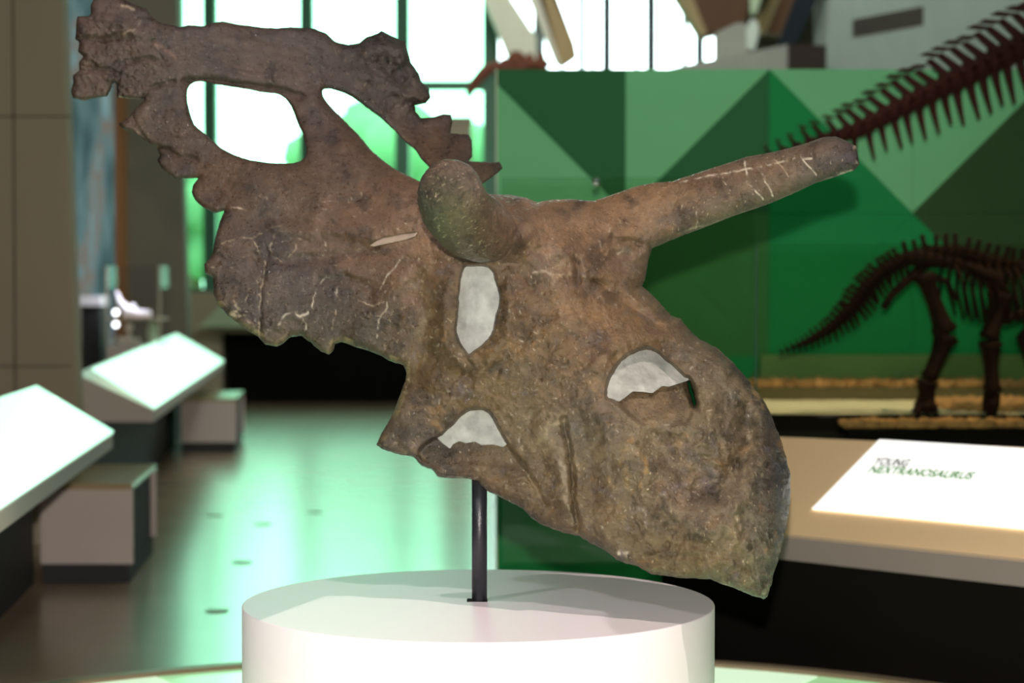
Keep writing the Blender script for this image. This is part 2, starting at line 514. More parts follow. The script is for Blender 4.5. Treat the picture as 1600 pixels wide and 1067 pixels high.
link('backing', done(bm), M['seam'], vt)

# ------------------------------------------------------------------ roof structure beyond the partition
def ext(pts):
    """carry the raised ends of a beam on up to the roof"""
    out = []
    n = len(pts)
    for k, (x, y) in enumerate(pts):
        if y <= -20:
            for nb in (pts[k - 1], pts[(k + 1) % n]):
                if nb[1] > y + 5 or nb[1] > -20:
                    t = (-620 - y) / (y - nb[1])
                    x, y = x + (x - nb[0]) * t, -620
                    break
        out.append((x, y))
    return out
cb = prism_px('cream_brace', M['cream'], ext([(730, -60), (772, -60), (800, 0), (838, 57), (838, 97), (812, 112), (790, 80), (776, 45), (752, -10)]), 27.5, 0.4)
tag(cb, 'broad cream timber brace left of the honey brace, above the green partition', 'beam')
hb = thing('honey_brace', 'slanting honey coloured timber brace against the bright upper window', 'beam', P(880, 100, 26.5))
prism_px('brace_face', M['timber'], ext([(842, -30), (856, -30), (867, 0), (899, 70), (902, 88), (879, 104), (873, 90)]), 26.5, 0.25, hb)
prism_px('brace_side', M['cream'], ext([(816, -30), (842, -30), (873, 90), (879, 104), (868, 96)]), 26.6, 0.3, hb)
sb = box_o('steel_post', M['steel_blue'], P(836, 50, 28.5).x, P(849, 50, 28.5).x, 28.5, 28.7, 0, 5.2)
tag(sb, 'slim blue grey steel post between the cream and honey braces', 'post')
bd = thing('brown_beam', 'thick brown timber beam end at the top above the partition', 'beam', P(1120, 50, 22))
prism_px('beam_face', M['timber_dark'], ext([(1072, -30), (1105, 53), (1160, 40), (1168, 25), (1174, -30)]), 22, 0.5, bd)
prism_px('beam_side', M['timber'], ext([(1040, -30), (1072, -30), (1105, 53), (1094, 55), (1060, 0)]), 22.0, 0.35, bd)
bo = thing('orange_beam', 'orange brown slanting timber beam right of the white strut', 'beam', P(1210, 50, 21))
prism_px('beam_face', M['timber'], ext([(1212, -20), (1226, -20), (1197, 50), (1184, 46), (1183, 30)]), 21, 0.3, bo)
prism_px('beam_side', M['timber_dark'], ext([(1226, -20), (1252, -20), (1222, 55), (1197, 50)]), 21.02, 0.3, bo)
db = prism_px('dark_beam', M['steel_dark'], ext([(1250, -20), (1286, -20), (1262, 30), (1245, 68), (1216, 72), (1222, 55)]), 16.25, 0.12)
tag(db, 'dark blue grey slanting beam beside the orange timber', 'beam')
ws = thing('strut_foot', 'white painted steel strut foot between two timber beams', 'bracket', P(1172, 75, 20.4))
prism_px('plate', M['steel_white'], [(1175, 28), (1184, 34), (1187, 50), (1180, 78), (1162, 78), (1160, 64), (1168, 42)], 20.4, 0.12, ws, 0.01)
prism_px('strut', M['palegreen'], ext([(1172, -20), (1196, -20), (1182, 22), (1174, 22)]), 20.6, 0.1, ws, 0.01)
so = thing('ceiling_ledge', 'long grey box ledge ending in a dark box above the partition', 'ledge', P(1160, 105, 16.1))
prism_px('ledge_face', M['soffit'], [(1030, 112), (1050, 106), (1232, 69), (1232, 125), (1030, 125)], 16.05, 0.12, so)
prism_px('end_box', M['soffit_dark'], [(1232, 69), (1291, 71), (1291, 125), (1232, 125)], 16.0, 0.15, so)

prism_px('rear_panel', M['soffit'], [(1118, 52), (1150, 36), (1166, 36), (1166, 106), (1118, 106)], 16.2, 0.1, so)
so2 = box_o('support_post', M['soffit_dark'], P(1240, 100, 16.1).x, P(1280, 100, 16.1).x, 16.02, 16.14, 0, P(1240, 120, 16.1).z, so)
# rusty fossil lying along the partition top, far behind
rf = thing('rusty_fossil', 'blurred rust coloured fossil bones far beyond the partition top', 'fossil', P(790, 112, 20))
bm = bmesh.new()
pth = [(731, 152), (741, 130), (757, 112), (775, 102), (800, 104), (830, 104), (856, 106)]
tube(bm, [P(x, y, 20) for x, y in pth], [0.03, 0.055, 0.065, 0.05, 0.06, 0.06, 0.05], 10)
link('limb', done(bm), M['bone_orange'], rf, True)
for k in range(11):
    bm = bmesh.new()
    x = 790 + k * 6.2
    blob(bm, P(x, 98 + 5 * math.sin(k * 1.9), 20), 0.055 + 0.03 * (k in (2, 3, 7)), 2, 0.3)
    link('knob', done(bm), M['bone_orange'], rf, True)
bm = bmesh.new()
tube(bm, [P(800, 104, 20), P(800, 460 + 1.45 * F / 20, 20)], 0.03, 8)
link('support_post', done(bm), M['black'], rf)

# ------------------------------------------------------------------ green partition with triangular panels
GD = 10.0
gx = lambda px: (px - 800) / F * GD
ZT = P(1000, 108, GD).z
gp = thing('green_partition', 'tall green partition patterned with dark and light triangles', 'partition', (1.2, GD, 0))
box_o('core', M['g_mid2'], gx(777), gx(1607), GD + 0.012, GD + 0.32, 0, ZT, gp)
box_o('edge_strip', M['palegreen'], gx(774.5), gx(777), GD - 0.002, GD + 0.32, 0, ZT, gp)
def facet(pts, m):
    # clip polygon to the partition's left and right ends
    def clip(pl, x, keep_right):
        out = []
        for i in range(len(pl)):
            p, q = pl[i], pl[(i + 1) % len(pl)]
            ip = (p[0] >= x) == keep_right or p[0] == x
            iq = (q[0] >= x) == keep_right or q[0] == x
            if ip: out.append(p)
            if ip != iq:
                t = (x - p[0]) / (q[0] - p[0])
                out.append((x, p[1] + (q[1] - p[1]) * t))
        return out
    pl = clip(clip(pts, 777, True), 1607, False)
    if len(pl) < 3: return
    bm = bmesh.new()
    row = lambda y: max(0.004, ZT - (y - 108) / F * GD)
    cxm = sum(p[0] for p in pl) / len(pl); cym = sum(p[1] for p in pl) / len(pl)
    ins = []
    for x, y in pl:
        d = Vector((cxm - x, cym - y)); d.normalize()
        ins.append((x + d.x * 0.5, y + d.y * 0.5))
    fr = [bm.verts.new((gx(x), GD, row(y))) for x, y in ins]
    bk = [bm.verts.new((gx(x), GD + 0.014, row(y))) for x, y in pl]
    bm.faces.new(fr)
    for i in range(len(fr)):
        bm.faces.new([fr[i], bk[i], bk[(i + 1) % len(fr)], fr[(i + 1) % len(fr)]])
    link('facet_panel', done(bm), m, gp)
U = 224
X0, Y0 = 753, 108
cell = lambda c, r: (X0 + c * U, Y0 + r * U, X0 + (c + 1) * U, Y0 + (r + 1) * U)
# (col,row): diagonal type, material above, material below ('\\' runs down-right)
pat = {(0, 0): ('\\', 'g_dark', 'g_light'), (1, 0): ('/', 'g_light', 'g_dark'), (2, 0): ('\\', 'g_light', 'g_mid'), (3, 0): ('/', 'g_light', 'g_black'),
       (0, 1): ('/', 'g_light', 'g_mid2'), (1, 1): ('\\', 'g_mid2', 'g_mid2'), (2, 1): ('/', 'g_mid', 'g_mid'), (3, 1): ('\\', 'g_black', 'g_mid'),
       (0, 2): ('\\', 'g_mid', 'g_mid2'), (1, 2): ('/', 'g_mid', 'g_mid2'), (2, 2): ('\\', 'g_mid', 'g_mid2'), (3, 2): ('/', 'g_mid', 'g_mid'),
       (0, 3): ('/', 'g_mid', 'g_mid'), (1, 3): ('\\', 'g_mid', 'g_mid'), (2, 3): ('/', 'g_mid2', 'g_mid'), (3, 3): ('\\', 'g_mid', 'g_mid2')}
for (c, r), (d, up, dn) in pat.items():
    x0, y0, x1, y1 = cell(c, r)
    if d == '\\':
        facet([(x0, y0), (x1, y0), (x1, y1)], M[up]); facet([(x0, y0), (x1, y1), (x0, y1)], M[dn])
    else:
        facet([(x0, y0), (x1, y0), (x0, y1)], M[up]); facet([(x1, y0), (x1, y1), (x0, y1)], M[dn])

# ------------------------------------------------------------------ glass barriers in front of the partition
gb1 = thing('glass_barrier', 'clear glass barrier pane behind the skull, its top edge below the far horn', 'glass', P(960, 460, 8.3) * 1)
zt = P(900, 277, 7.97).z
x0, x1 = P(784, 300, 7.97).x, P(1178, 300, 7.97).x
gb1.location = ((x0 + x1) / 2, 7.97, 0)
box_o('pane', M['glass_case'], x0, x1, 7.97, 7.982, 0, zt, gb1)
bm = bmesh.new()
c = P(931, 285, 7.955)
blob(bm, c, 0.018, 2, 0.0, (1, 1, 1))
link('fixing_stud', done(bm), mat('chrome', (0.9, 0.92, 0.95), 0.15, metal=1.0), gb1, True)
gb1.children[1]['label'] = 'small round chrome fixing stud'
gb2 = thing('display_case_glass', 'tall clear glass front of the skeleton display at right', 'glass', P(1400, 700, 7.86))
x0, x1 = P(1183, 400, 7.86).x, 2.7
zt = P(1300, 381, 7.86).z
gb2.location = ((x0 + x1) / 2, 7.86, 0.86)
box_o('pane', M['glass_case'], x0, x1, 7.86, 7.872, 0.88, zt, gb2)
box_o('edge', mat('glass_edge', (0.03, 0.10, 0.06), 0.2), x0 - 0.006, x0, 7.858, 7.874, 0.88, zt, gb2)

# ------------------------------------------------------------------ display base with small skeleton
XL = P(1186, 690, 7.95).x
dbse = thing('sand_diorama', 'low dark display platform with sand and a stepped gravel ledge', 'display base', (1.8, 8.9, 0))
box_o('carcass', M['black'], XL, 2.62, 7.9, 9.96, 0, 0.88, dbse, 0.01)
def bumpy_slab(name, m, x0, x1, y0, y1, z0, z1, amp, nx, ny, parent):
    bm = bmesh.new()
    g = {}
    for i in range(nx + 1):
        for j in range(ny + 1):
            e = (i in (0, nx)) or (j in (0, ny))
            z = z1 + (0 if e else amp * (random.random() - 0.2))
            g[i, j] = bm.verts.new((x0 + (x1 - x0) * i / nx, y0 + (y1 - y0) * j / ny, z))
    for i in range(nx):
        for j in range(ny):
            bm.faces.new([g[i, j], g[i + 1, j], g[i + 1, j + 1], g[i, j + 1]])
    per = [(i, 0) for i in range(nx)] + [(nx, j) for j in range(ny)] + [(nx - i, ny) for i in range(nx)] + [(0, ny - j) for j in range(ny)]
    lo = [bm.verts.new((g[k].co.x, g[k].co.y, z0)) for k in per]
    for i in range(len(per)):
        j = (i + 1) % len(per)
        bm.faces.new([g[per[i]], lo[i], lo[j], g[per[j]]])
    bm.faces.new(lo)
    return link(name, done(bm), m, parent)
bumpy_slab('sand_slab', M['sand'], XL + 0.02, 2.6, 8.34, 9.6, 0.88, 0.940, 0.006, 60, 30, dbse)
box_o('rear_ledge', M['ledge'], XL + 0.02, 2.6, 9.6, 9.95, 0.88, 1.0, dbse)
box_o('olive_band', M['olive'], gx(1186), 2.6, 9.93, 9.995, 1.0, P(1300, 554, 9.93).z, dbse)
box_o('front_lip', M['black'], XL + 0.02, 2.6, 8.31, 8.34, 0.88, 0.948, dbse)
box_o('gravel_tray', M['black'], P(1322, 670, 8.0).x, 2.56, 7.93, 8.22, 0.88, 0.915, dbse)
# pebbles, nobody could count them
def pebbles(name, x0, x1, y0, y1, z, n, r0, r1, m):
    bm = bmesh.new()
    for k in range(n):
        r = r0 + (r1 - r0) * random.random()
        blob(bm, (x0 + (x1 - x0) * random.random(), y0 + (y1 - y0) * random.random(), z + r * 0.5), r, 1, 0.25, (1.2, 1, 0.8))
    o = link(name, done(bm), m, dbse)
    o['kind'] = 'stuff'
    return o
pebbles('gravel', XL + 0.05, 2.55, 9.63, 9.92, 1.0, 500, 0.012, 0.032, M['gravel'])
pebbles('gravel', P(1325, 670, 8.0).x, 2.55, 7.95, 8.18, 0.915, 420, 0.010, 0.028, M['gravel'])
pebbles('gravel', P(1480, 650, 8.8).x, 2.55, 8.6, 9.3, 0.945, 380, 0.012, 0.03, M['gravel'])

def bone(bm, a, b, r0, r1, knob=1.5, seg=10):
    a, b = Vector(a), Vector(b)
    ts = [0, 0.06, 0.16, 0.5, 0.84, 0.94, 1.0]
    rs = [r0 * 0.9, r0 * knob, r0 * 1.05, (r0 + r1) * 0.42, r1 * 1.05, r1 * knob, r1 * 0.9]
    tube(bm, [a.lerp(b, t) for t in ts], rs, seg)

def vertebra_mesh(spine, lean, chev, trans=1.0):
    """unit vertebra: centrum radius 1 along X"""
    bm = bmesh.new()
    tube(bm, [(-0.9, 0, 0), (-0.7, 0, 0), (0, 0, 0), (0.7, 0, 0), (0.9, 0, 0)], [0.8, 1.0, 0.72, 1.0, 0.8], 10)
    for s in (-1, 1):
        tube(bm, [(0, 0.5 * s, 0.3), (-0.15, (1.0 + trans) * s, 0.5), (-0.3, (1.4 + trans) * s, 0.3)], [0.3, 0.22, 0.12], 6)
    # neural spine: flat blade
    def blade(z0, z1, dx, w0, w1, th):
        hexa(bm, [(-w0 * .7, -th, z0), (w0 * .7, -th, z0), (w0 * .7, th, z0), (-w0 * .7, th, z0),
                  (dx - w1 * .68, -th * 0.8, z1), (dx + w1 * .68, -th * 0.8, z1), (dx + w1 * .68, th * 0.8, z1), (dx - w1 * .68, th * 0.8, z1)])
    blade(0.5, spine * 0.8, lean * 0.8, 0.55, 0.36, 0.28)
    blade(spine * 0.78, spine, lean, 0.42, 0.46, 0.32)
    if chev:
        tube(bm, [(0.2, 0, -0.7), (-0.1, 0, -0.7 - chev * 0.4), (-0.5, 0, -0.7 - chev)], [0.42, 0.30, 0.14], 7)
    return done(bm)

def polypos(pts, t):
    """arc-length position on a polyline, t in 0..1"""
    L = [0]
    for a, b in zip(pts[:-1], pts[1:]):
        L.append(L[-1] + math.dist(a, b))
    s = t * L[-1]
    for i in range(len(pts) - 1):
        if s <= L[i + 1] or i == len(pts) - 2:
            k = (s - L[i]) / (L[i + 1] - L[i])
            return tuple(pts[i][j] + (pts[i + 1][j] - pts[i][j]) * k for j in range(len(pts[i])))

def vertebra_row(parent, me, pts, D, n, m, fat=1.0):
    """pts: (px,py,radius_px)"""
    me.materials.append(m)
    for k in range(n):
        t = k / (n - 1)
        x, y, r = polypos(pts, t)
        x2, y2, _ = polypos(pts, min(1, t + 0.01)); x1, y1, _ = polypos(pts, max(0, t - 0.01))
        o = bpy.data.objects.new('vertebra', me)
        COL.objects.link(o)
        ang = math.atan2(-(y2 - y1), (x2 - x1))
        o.parent = parent
        o.location = P(x, y, D) - parent.location
        s = r / F * D * fat
        o.scale = (s, s, s * (0.92 + 0.16 * random.random()))
        o.rotation_euler = (0, -ang + (random.random() - 0.5) * 0.08, 0)

# big tail
tl = thing('fossil_tail', 'long dark red fossil tail with upright spines rising to the upper right', 'skeleton', P(1500, 115, 9.1))
vertebra_row(tl, vertebra_mesh(3.1, -1.15, 2.9, 0.7), [(1205, 243, 4), (1260, 226, 6), (1340, 203, 9.0), (1400, 172, 10.5), (1470, 137, 11.5), (1540, 102, 12.5), (1600, 72, 13), (1720, 20, 15), (1900, -60, 18)], 9.1, 36, M['bone_red'], 1.55)
bm = bmesh.new()
tube(bm, [P(x, y, 9.1) for x, y in [(1210, 241), (1270, 223), (1340, 203), (1400, 172), (1470, 137), (1540, 102), (1600, 72), (1720, 20), (1900, -60)]],
     [0.006, 0.01, 0.02, 0.024, 0.027, 0.03, 0.03, 0.035, 0.04], 8)
link('spine_core', done(bm), M['bone_red'], tl, True)
bm = bmesh.new()
tube(bm, [P(1740, 20, 9.1), (P(1740, 20, 9.1).x, 9.1, 0.0)], 0.03, 8)
link('support_post', done(bm), M['black'], tl)

# small skeleton
SD = 8.45
sk = thing('small_skeleton', 'small dark four legged dinosaur skeleton in the glass display', 'skeleton', P(1480, 645, SD))
vertebra_row(sk, vertebra_mesh(2.3, -0.7, 2.0, 0.6),
             [(1221, 549, 2.2), (1262, 534, 4.5), (1300, 512, 6.5), (1333, 482, 8.5), (1354, 450, 9.0), (1378, 425, 9.0), (1410, 407, 8.6)], SD, 26, M['bone_dark'], 1.25)
vertebra_row(sk, vertebra_mesh(2.5, 0.1, 0, 1.0),
             [(1418, 403, 8.6), (1450, 394, 8.6), (1500, 393, 8.6), (1540, 405, 8.6), (1575, 416, 9), (1640, 420, 10), (1700, 400, 10)], SD, 20, M['bone_dark'], 1.25)
SR = SD / F
def skbone(name, pts, radii, dy=0.0, knob=True):
    bm = bmesh.new()
    ps = [P(x, y, SD) + Vector((0, dy, 0)) for x, y in pts]
    if len(ps) == 2 and knob:
        bone(bm, ps[0], ps[1], radii[0] * SR, radii[1] * SR)
    else:
        tube(bm, ps, [r * SR for r in radii], 10)
    return link(name, done(bm), M['bone_dark'], sk, True)
skbone('spine_core', [(1300, 512), (1333, 482), (1354, 450), (1378, 425), (1410, 407), (1450, 396), (1500, 394), (1540, 405), (1575, 416), (1640, 420)], [5, 8, 9, 9, 9, 9, 9, 9, 9, 10])
skbone('pelvis', [(1405, 405), (1440, 402), (1480, 408), (1525, 418), (1550, 430)], [8, 15, 12, 8, 4], 0.0)
skbone('ischium', [(1448, 412), (1415, 440), (1392, 462), (1380, 482)], [9, 7, 6, 6])
skbone('pubis', [(1450, 430), (1480, 440), (1495, 470)], [8, 5, 3])
for s, dx in ((-1, 0), (1, 22)):
    dy = 0.09 * s
    skbone('femur', [(1437 + dx * 0.6, 428), (1474 + dx * 0.3, 520)], [12, 12], dy)
    skbone('tibia', [(1476 + dx * 0.3, 522), (1446 + dx * 0.4, 592)], [13, 8], dy)
    skbone('metatarsus', [(1444 + dx * 0.4, 594), (1442 + dx * 0.4, 636)], [12, 12], dy)
    for q in (-9, 0, 9):
        skbone('toe', [(1442 + dx * 0.4 + q, 630), (1440 + dx * 0.4 + q * 1.5, 643), (1436 + dx * 0.4 + q * 1.8, 649)], [5, 4.5, 2.5], dy - 0.02)
    skbone('scapula', [(1500 + dx * 0.3, 415), (1545 + dx * 0.3, 432), (1562 + dx * 0.3, 462)], [5, 9, 9], dy * 1.2)
    skbone('humerus', [(1562 + dx * 0.3, 458), (1538 + dx * 0.6, 530)], [12, 10], dy * 1.2)
    skbone('forearm', [(1540 + dx * 0.6, 532), (1544 + dx * 0.6, 612)], [12, 9], dy * 1.2)
    skbone('forefoot', [(1544 + dx * 0.6, 612), (1542 + dx * 0.6, 628), (1538 + dx * 0.6, 648)], [10, 11, 8], dy * 1.2)
for k in range(9):
    for s in (-1, 1):
        x = 1488 + k * 13
        L = 85 + 14 * math.sin(k / 8 * 3.1)
        a = P(x, 408, SD); b = P(x + 6, 408 + L * 0.5, SD); c = P(x + 14, 408 + L, SD)
        bm = bmesh.new()
        wd = 0.11 * s
        tube(bm, [a, a.lerp(b, 0.5) + Vector((0, wd * 0.9, 0.01)), b + Vector((0, wd * 1.3, 0)), c + Vector((0, wd, 0))], [0.010, 0.009, 0.008, 0.006], 7)
        link('rib', done(bm), M['bone_dark'], sk, True)
skbone('sternum', [(1565, 500), (1590, 492), (1630, 485)], [8, 8, 8])
skbone('jaw', [(1612, 560), (1600, 530), (1625, 500), (1660, 480)], [12, 14, 16, 18])
bm = bmesh.new()
tube(bm, [P(1472, 405, SD), (P(1460, 400, SD).x, SD + 0.02, 0.942)], 0.006, 8)
link('support_rod', done(bm), M['black'], sk)
bm = bmesh.new()
tube(bm, [P(1645, 480, SD), (P(1645, 480, SD).x, SD, 0.94)], 0.012, 8)
link('support_rod', done(bm), M['black'], sk)

# ------------------------------------------------------------------ slanted table with glowing panel (right)
FA, FB = P(1240, 838, 6.91), P(1600, 875, 6.32)
BA = P(1190, 680, 7.5)
pn = (FB - FA).cross(BA - FA).normalized()
def onplane(px, py, off=0.0):
    d = P(px, py, 1.0) - Vector((0, 0, CAMZ))
    o = Vector((0, 0, CAMZ))
    t = (FA + pn * off - o).dot(pn) / d.dot(pn)
    return o + d * t
if pn.z < 0: pn = -pn
tb = thing('slanted_table', 'slanted tan display table with dark base in front of the skeleton', 'table', (onplane(1400, 850).x, onplane(1400, 850).y, 0))
f0, f1, b0, b1 = onplane(990, 812), onplane(1800, 896), onplane(1000, 672), onplane(1800, 706)
TH = Vector((0, 0, -0.088))
bm = bmesh.new()
hexa(bm, [f0 + TH, f1 + TH, b1 + TH, b0 + TH, f0, f1, b1, b0])
t_ = link('table_top', done(bm, 0.004), M['table'], tb)
t_.data.materials.append(M['table_edge'])
for p in t_.data.polygons:
    if abs(p.normal.z) < 0.5: p.material_index = 1
bk = Vector((0.06, 0.07, 0))
bm = bmesh.new()
q = [f0 + TH + bk + Vector((0.05, 0, 0)), f1 + TH + bk, b1 + TH, b0 + TH + Vector((0.1, 0, 0))]
hexa(bm, [Vector((v.x, v.y, 0)) for v in q] + q)
link('base', done(bm), M['black'], tb)
bm = bmesh.new()
o1, o2 = 0.001, 0.009
pc = [(1268, 795), (1800, 845), (1800, 712.5), (1374, 686.5)]
hexa(bm, [onplane(x, y, o1) for x, y in pc] + [onplane(x, y, o2) for x, y in pc])
wp = link('glowing_panel', done(bm, 0.0015), M['glowing_white'], tb)
wp['label'] = 'glowing white information panel'

def text_on(txt, m, pa, pb, pup, depth, parent, name):
    """lettering lying on the table plane from pixel pa to pb, letter height towards pup"""
    cu = bpy.data.curves.new('text', 'FONT')
    cu.body = txt
    cu.size = 1.0
    cu.offset = 0.03
    ob = bpy.data.objects.new('tmp', cu)
    COL.objects.link(ob)
    bpy.context.view_layer.update()
    me = bpy.data.meshes.new_from_object(ob.evaluated_get(bpy.context.evaluated_depsgraph_get()))
    bpy.data.objects.remove(ob)
    xs = [v.co.x for v in me.vertices]; ys = [v.co.y for v in me.vertices]
    x0, x1, y1 = min(xs), max(xs), max(ys)
    A, B, Uq = onplane(*pa, depth), onplane(*pb, depth), onplane(*pup, depth)
    for v in me.vertices:
        u = (v.co.x - x0) / (x1 - x0); h = v.co.y / y1
        v.co = A + (B - A) * u + (Uq - A) * h
    me.materials.clear()
    me.materials.append(m)
    return link(name, me, m, parent)
text_on('YOUNG', M['text_grey'], (1362, 725), (1416, 729), (1371, 714), 0.0105, wp, 'title_line')
text_on('NEXTRANOSAURUS', M['text_green'], (1355, 738), (1516, 749), (1365, 727), 0.0105, wp, 'title_line')
bm = bmesh.new()
def textbar(x0, y0, x1, y1, h):
    a = [onplane(x0, y0, 0.0095), onplane(x1, y1, 0.0095), onplane(x1 + 3, y1 - h, 0.0095), onplane(x0 + 3, y0 - h, 0.0095)]
    hexa(bm, a + [p + pn * 0.0006 for p in a])
for k in range(6):
    textbar(1330 - k * 4.5, 751 + k * 5.2, 1432 - k * 3.8, 757 + k * 5.2, 1.6)
for k in range(4):
    textbar(1450 - k * 5, 775 + k * 5.2, 1558 - k * 4, 782 + k * 5.2, 1.6)
textbar(1468, 756, 1576, 763, 1.6)
tx = link('body_text', done(bm), M['text_pale'], wp)
tx['kind'] = 'stuff'

# ------------------------------------------------------------------ lit round platform and pedestal
PC = P(748, 940, 4.62)
PZ = 0.2
RP = 2.24
pf = thing('round_platform', 'large low round platform of glowing green glass with bronze rim', 'platform', (PC.x, PC.y, 0))
bm = bmesh.new()
cyl(bm, PC, RP - 0.071, 0.0, PZ - 0.02, 96)
link('drum', done(bm), M['black'], pf)
NS = 24
RAD0 = 370 / F * 4.62 * 0.995
for k in range(NS):
    a0, a1 = 2 * math.pi * k / NS, 2 * math.pi * (k + 1) / NS
    for r0, r1, mm in ((RAD0 + 0.006, 1.45, k % 2), (1.46, RP - 0.075, (k + 1) % 2)):
        bm = bmesh.new()
        g = 0.004
        def rp(r, a, z): return (PC.x + r * math.cos(a), PC.y + r * math.sin(a), z)
        for h in range(3):
            b0_, b1_ = a0 + (a1 - a0) * h / 3, a0 + (a1 - a0) * (h + 1) / 3
            ga = g / r1 if h == 0 else 0; gb = g / r1 if h == 2 else 0
            hexa(bm, [rp(r0, b0_ + ga, PZ - 0.02), rp(r1, b0_ + ga, PZ - 0.02), rp(r1, b1_ - gb, PZ - 0.02), rp(r0, b1_ - gb, PZ - 0.02),
                      rp(r0, b0_ + ga, PZ), rp(r1, b0_ + ga, PZ), rp(r1, b1_ - gb, PZ), rp(r0, b1_ - gb, PZ)])
        link('glass_panel', done(bm), M['disc_b'] if mm else M['disc_a'], pf)
bm = bmesh.new()
prof = [(RP - 0.07, 0.0), (RP, 0.0), (RP, PZ + 0.004), (RP - 0.008, PZ + 0.012), (RP - 0.062, PZ + 0.012), (RP - 0.07, PZ + 0.004)]
rings = []
for k in range(128):
    a = 2 * math.pi * k / 128
    rings.append([bm.verts.new((PC.x + r * math.cos(a), PC.y + r * math.sin(a), z)) for r, z in prof])
for k in range(128):
    A_, B_ = rings[k], rings[(k + 1) % 128]
    for j in range(6):
        bm.faces.new([A_[j], A_[(j + 1) % 6], B_[(j + 1) % 6], B_[j]])
link('rim', done(bm), M['rim'], pf)

RAD = 370 / F * 4.62 * 0.995
pd = thing('round_pedestal', 'white round pedestal carrying the horned skull', 'pedestal', (PC.x, PC.y, PZ))
bm = bmesh.new()
prof = [(RAD, PZ - 0.02), (RAD, PC.z - 0.003), (RAD - 0.0009, PC.z - 0.0009), (RAD - 0.003, PC.z)]
NSG = 192
rings = []
for k in range(NSG):
    a = 2 * math.pi * k / NSG
    rings.append([bm.verts.new((PC.x + r * math.cos(a), PC.y + r * math.sin(a), z)) for r, z in prof])
for k in range(NSG):
    A_, B_ = rings[k], rings[(k + 1) % NSG]
    for j in range(3):
        bm.faces.new([A_[j], A_[j + 1], B_[j + 1], B_[j]])
bm.faces.new([r[3] for r in rings])
bm.faces.new([r[0] for r in rings][::-1])
dr = link('drum', done(bm), M['white_ped'], pd)
for p in dr.data.polygons: p.use_smooth = len(p.vertices) == 4
bm = bmesh.new()
sx, sy = PC.x + 0.0, PC.y + 0.02
box(bm, sx - 0.028, sx + 0.020, sy - 0.022, sy + 0.022, PC.z, PC.z + 0.0012)
link('post_socket', done(bm), M['black'], pd)
po = thing('support_post', 'black steel post holding the skull above the pedestal', 'post', (P(749, 935, 4.62).x, 4.62, PC.z))
bm = bmesh.new()
px_ = P(749, 935, 4.62).x
cyl(bm, (px_, 4.635), 0.0178, PC.z + 0.001, P(749, 715, 4.63).z, 32)
pm = link('tube', done(bm), M['black_metal'], po)
for p in pm.data.polygons: p.use_smooth = len(p.vertices) == 4

# ------------------------------------------------------------------ left: reading rails, benches, columns
def zpt(px, py, z):
    """point on height z seen at pixel"""
    d = P(px, py, 1.0) - Vector((0, 0, CAMZ))
    t = (z - CAMZ) / d.z
    return Vector((0, 0, CAMZ)) + d * t
def rail(label, ln, lf, hn, hf):
    """slanted panel with window glare: low-near, low-far, high-near, high-far corners"""
    t = thing('reading_rail', label, 'reading rail', (hn.x, hn.y, 0), 'slanted reading rails along the left')
    n = (ln - hn).cross(hf - hn).normalized()
    if n.z < 0: n = -n
    bm = bmesh.new()
    dn = Vector((0, 0, -0.085))
    zb = ln.z - 0.075
    hexa(bm, [Vector((ln.x, ln.y, zb)), Vector((lf.x, lf.y, zb)), Vector((hf.x - 0.09, hf.y, zb)), Vector((hn.x - 0.09, hn.y, zb)),
              ln, lf, hf + Vector((-0.1, 0, -0.02)), hn + Vector((-0.1, 0, -0.02))])
    link('body', done(bm, 0.004), M['rail_white'], t)
    bm = bmesh.new()
    hexa(bm, [ln + n * 0.001, lf + n * 0.001, hf + n * 0.001, hn + n * 0.001, ln + n * 0.012, lf + n * 0.012, hf + n * 0.012, hn + n * 0.012])
    p = link('glare_panel', done(bm, 0.002), M['glare_panel'], t)
    bm = bmesh.new()
    i = Vector((-0.40, 0.0, 0))
    a, b, c, d = ln + i, lf + i, hf + Vector((-0.45, 0, 0)), hn + Vector((-0.45, 0, 0))
    q = [Vector((v.x, v.y, 0)) for v in (a, b, c, d)]
    hexa(bm, q + [Vector((v.x, v.y, zb)) for v in q])
    link('plinth', done(bm), M['charcoal'], t)
    return t
ZL, ZH = 0.756, 0.995
lf = zpt(176, 677, ZL); ln0 = zpt(0, 797, ZL)
dr_ = (lf - ln0).normalized()
hf = zpt(55, 605, ZH)
ln1 = ln0 - dr_ * 0.05
rail('near bright slanted reading rail at the left edge, beside the nearer bench', ln1, lf, hf - dr_ * (lf - ln1).length, hf)
rail('farther bright slanted reading rail, behind the nearer bench', zpt(240, 640, ZL), zpt(349, 565, ZL), zpt(142, 578, ZH), zpt(275, 522, ZH))

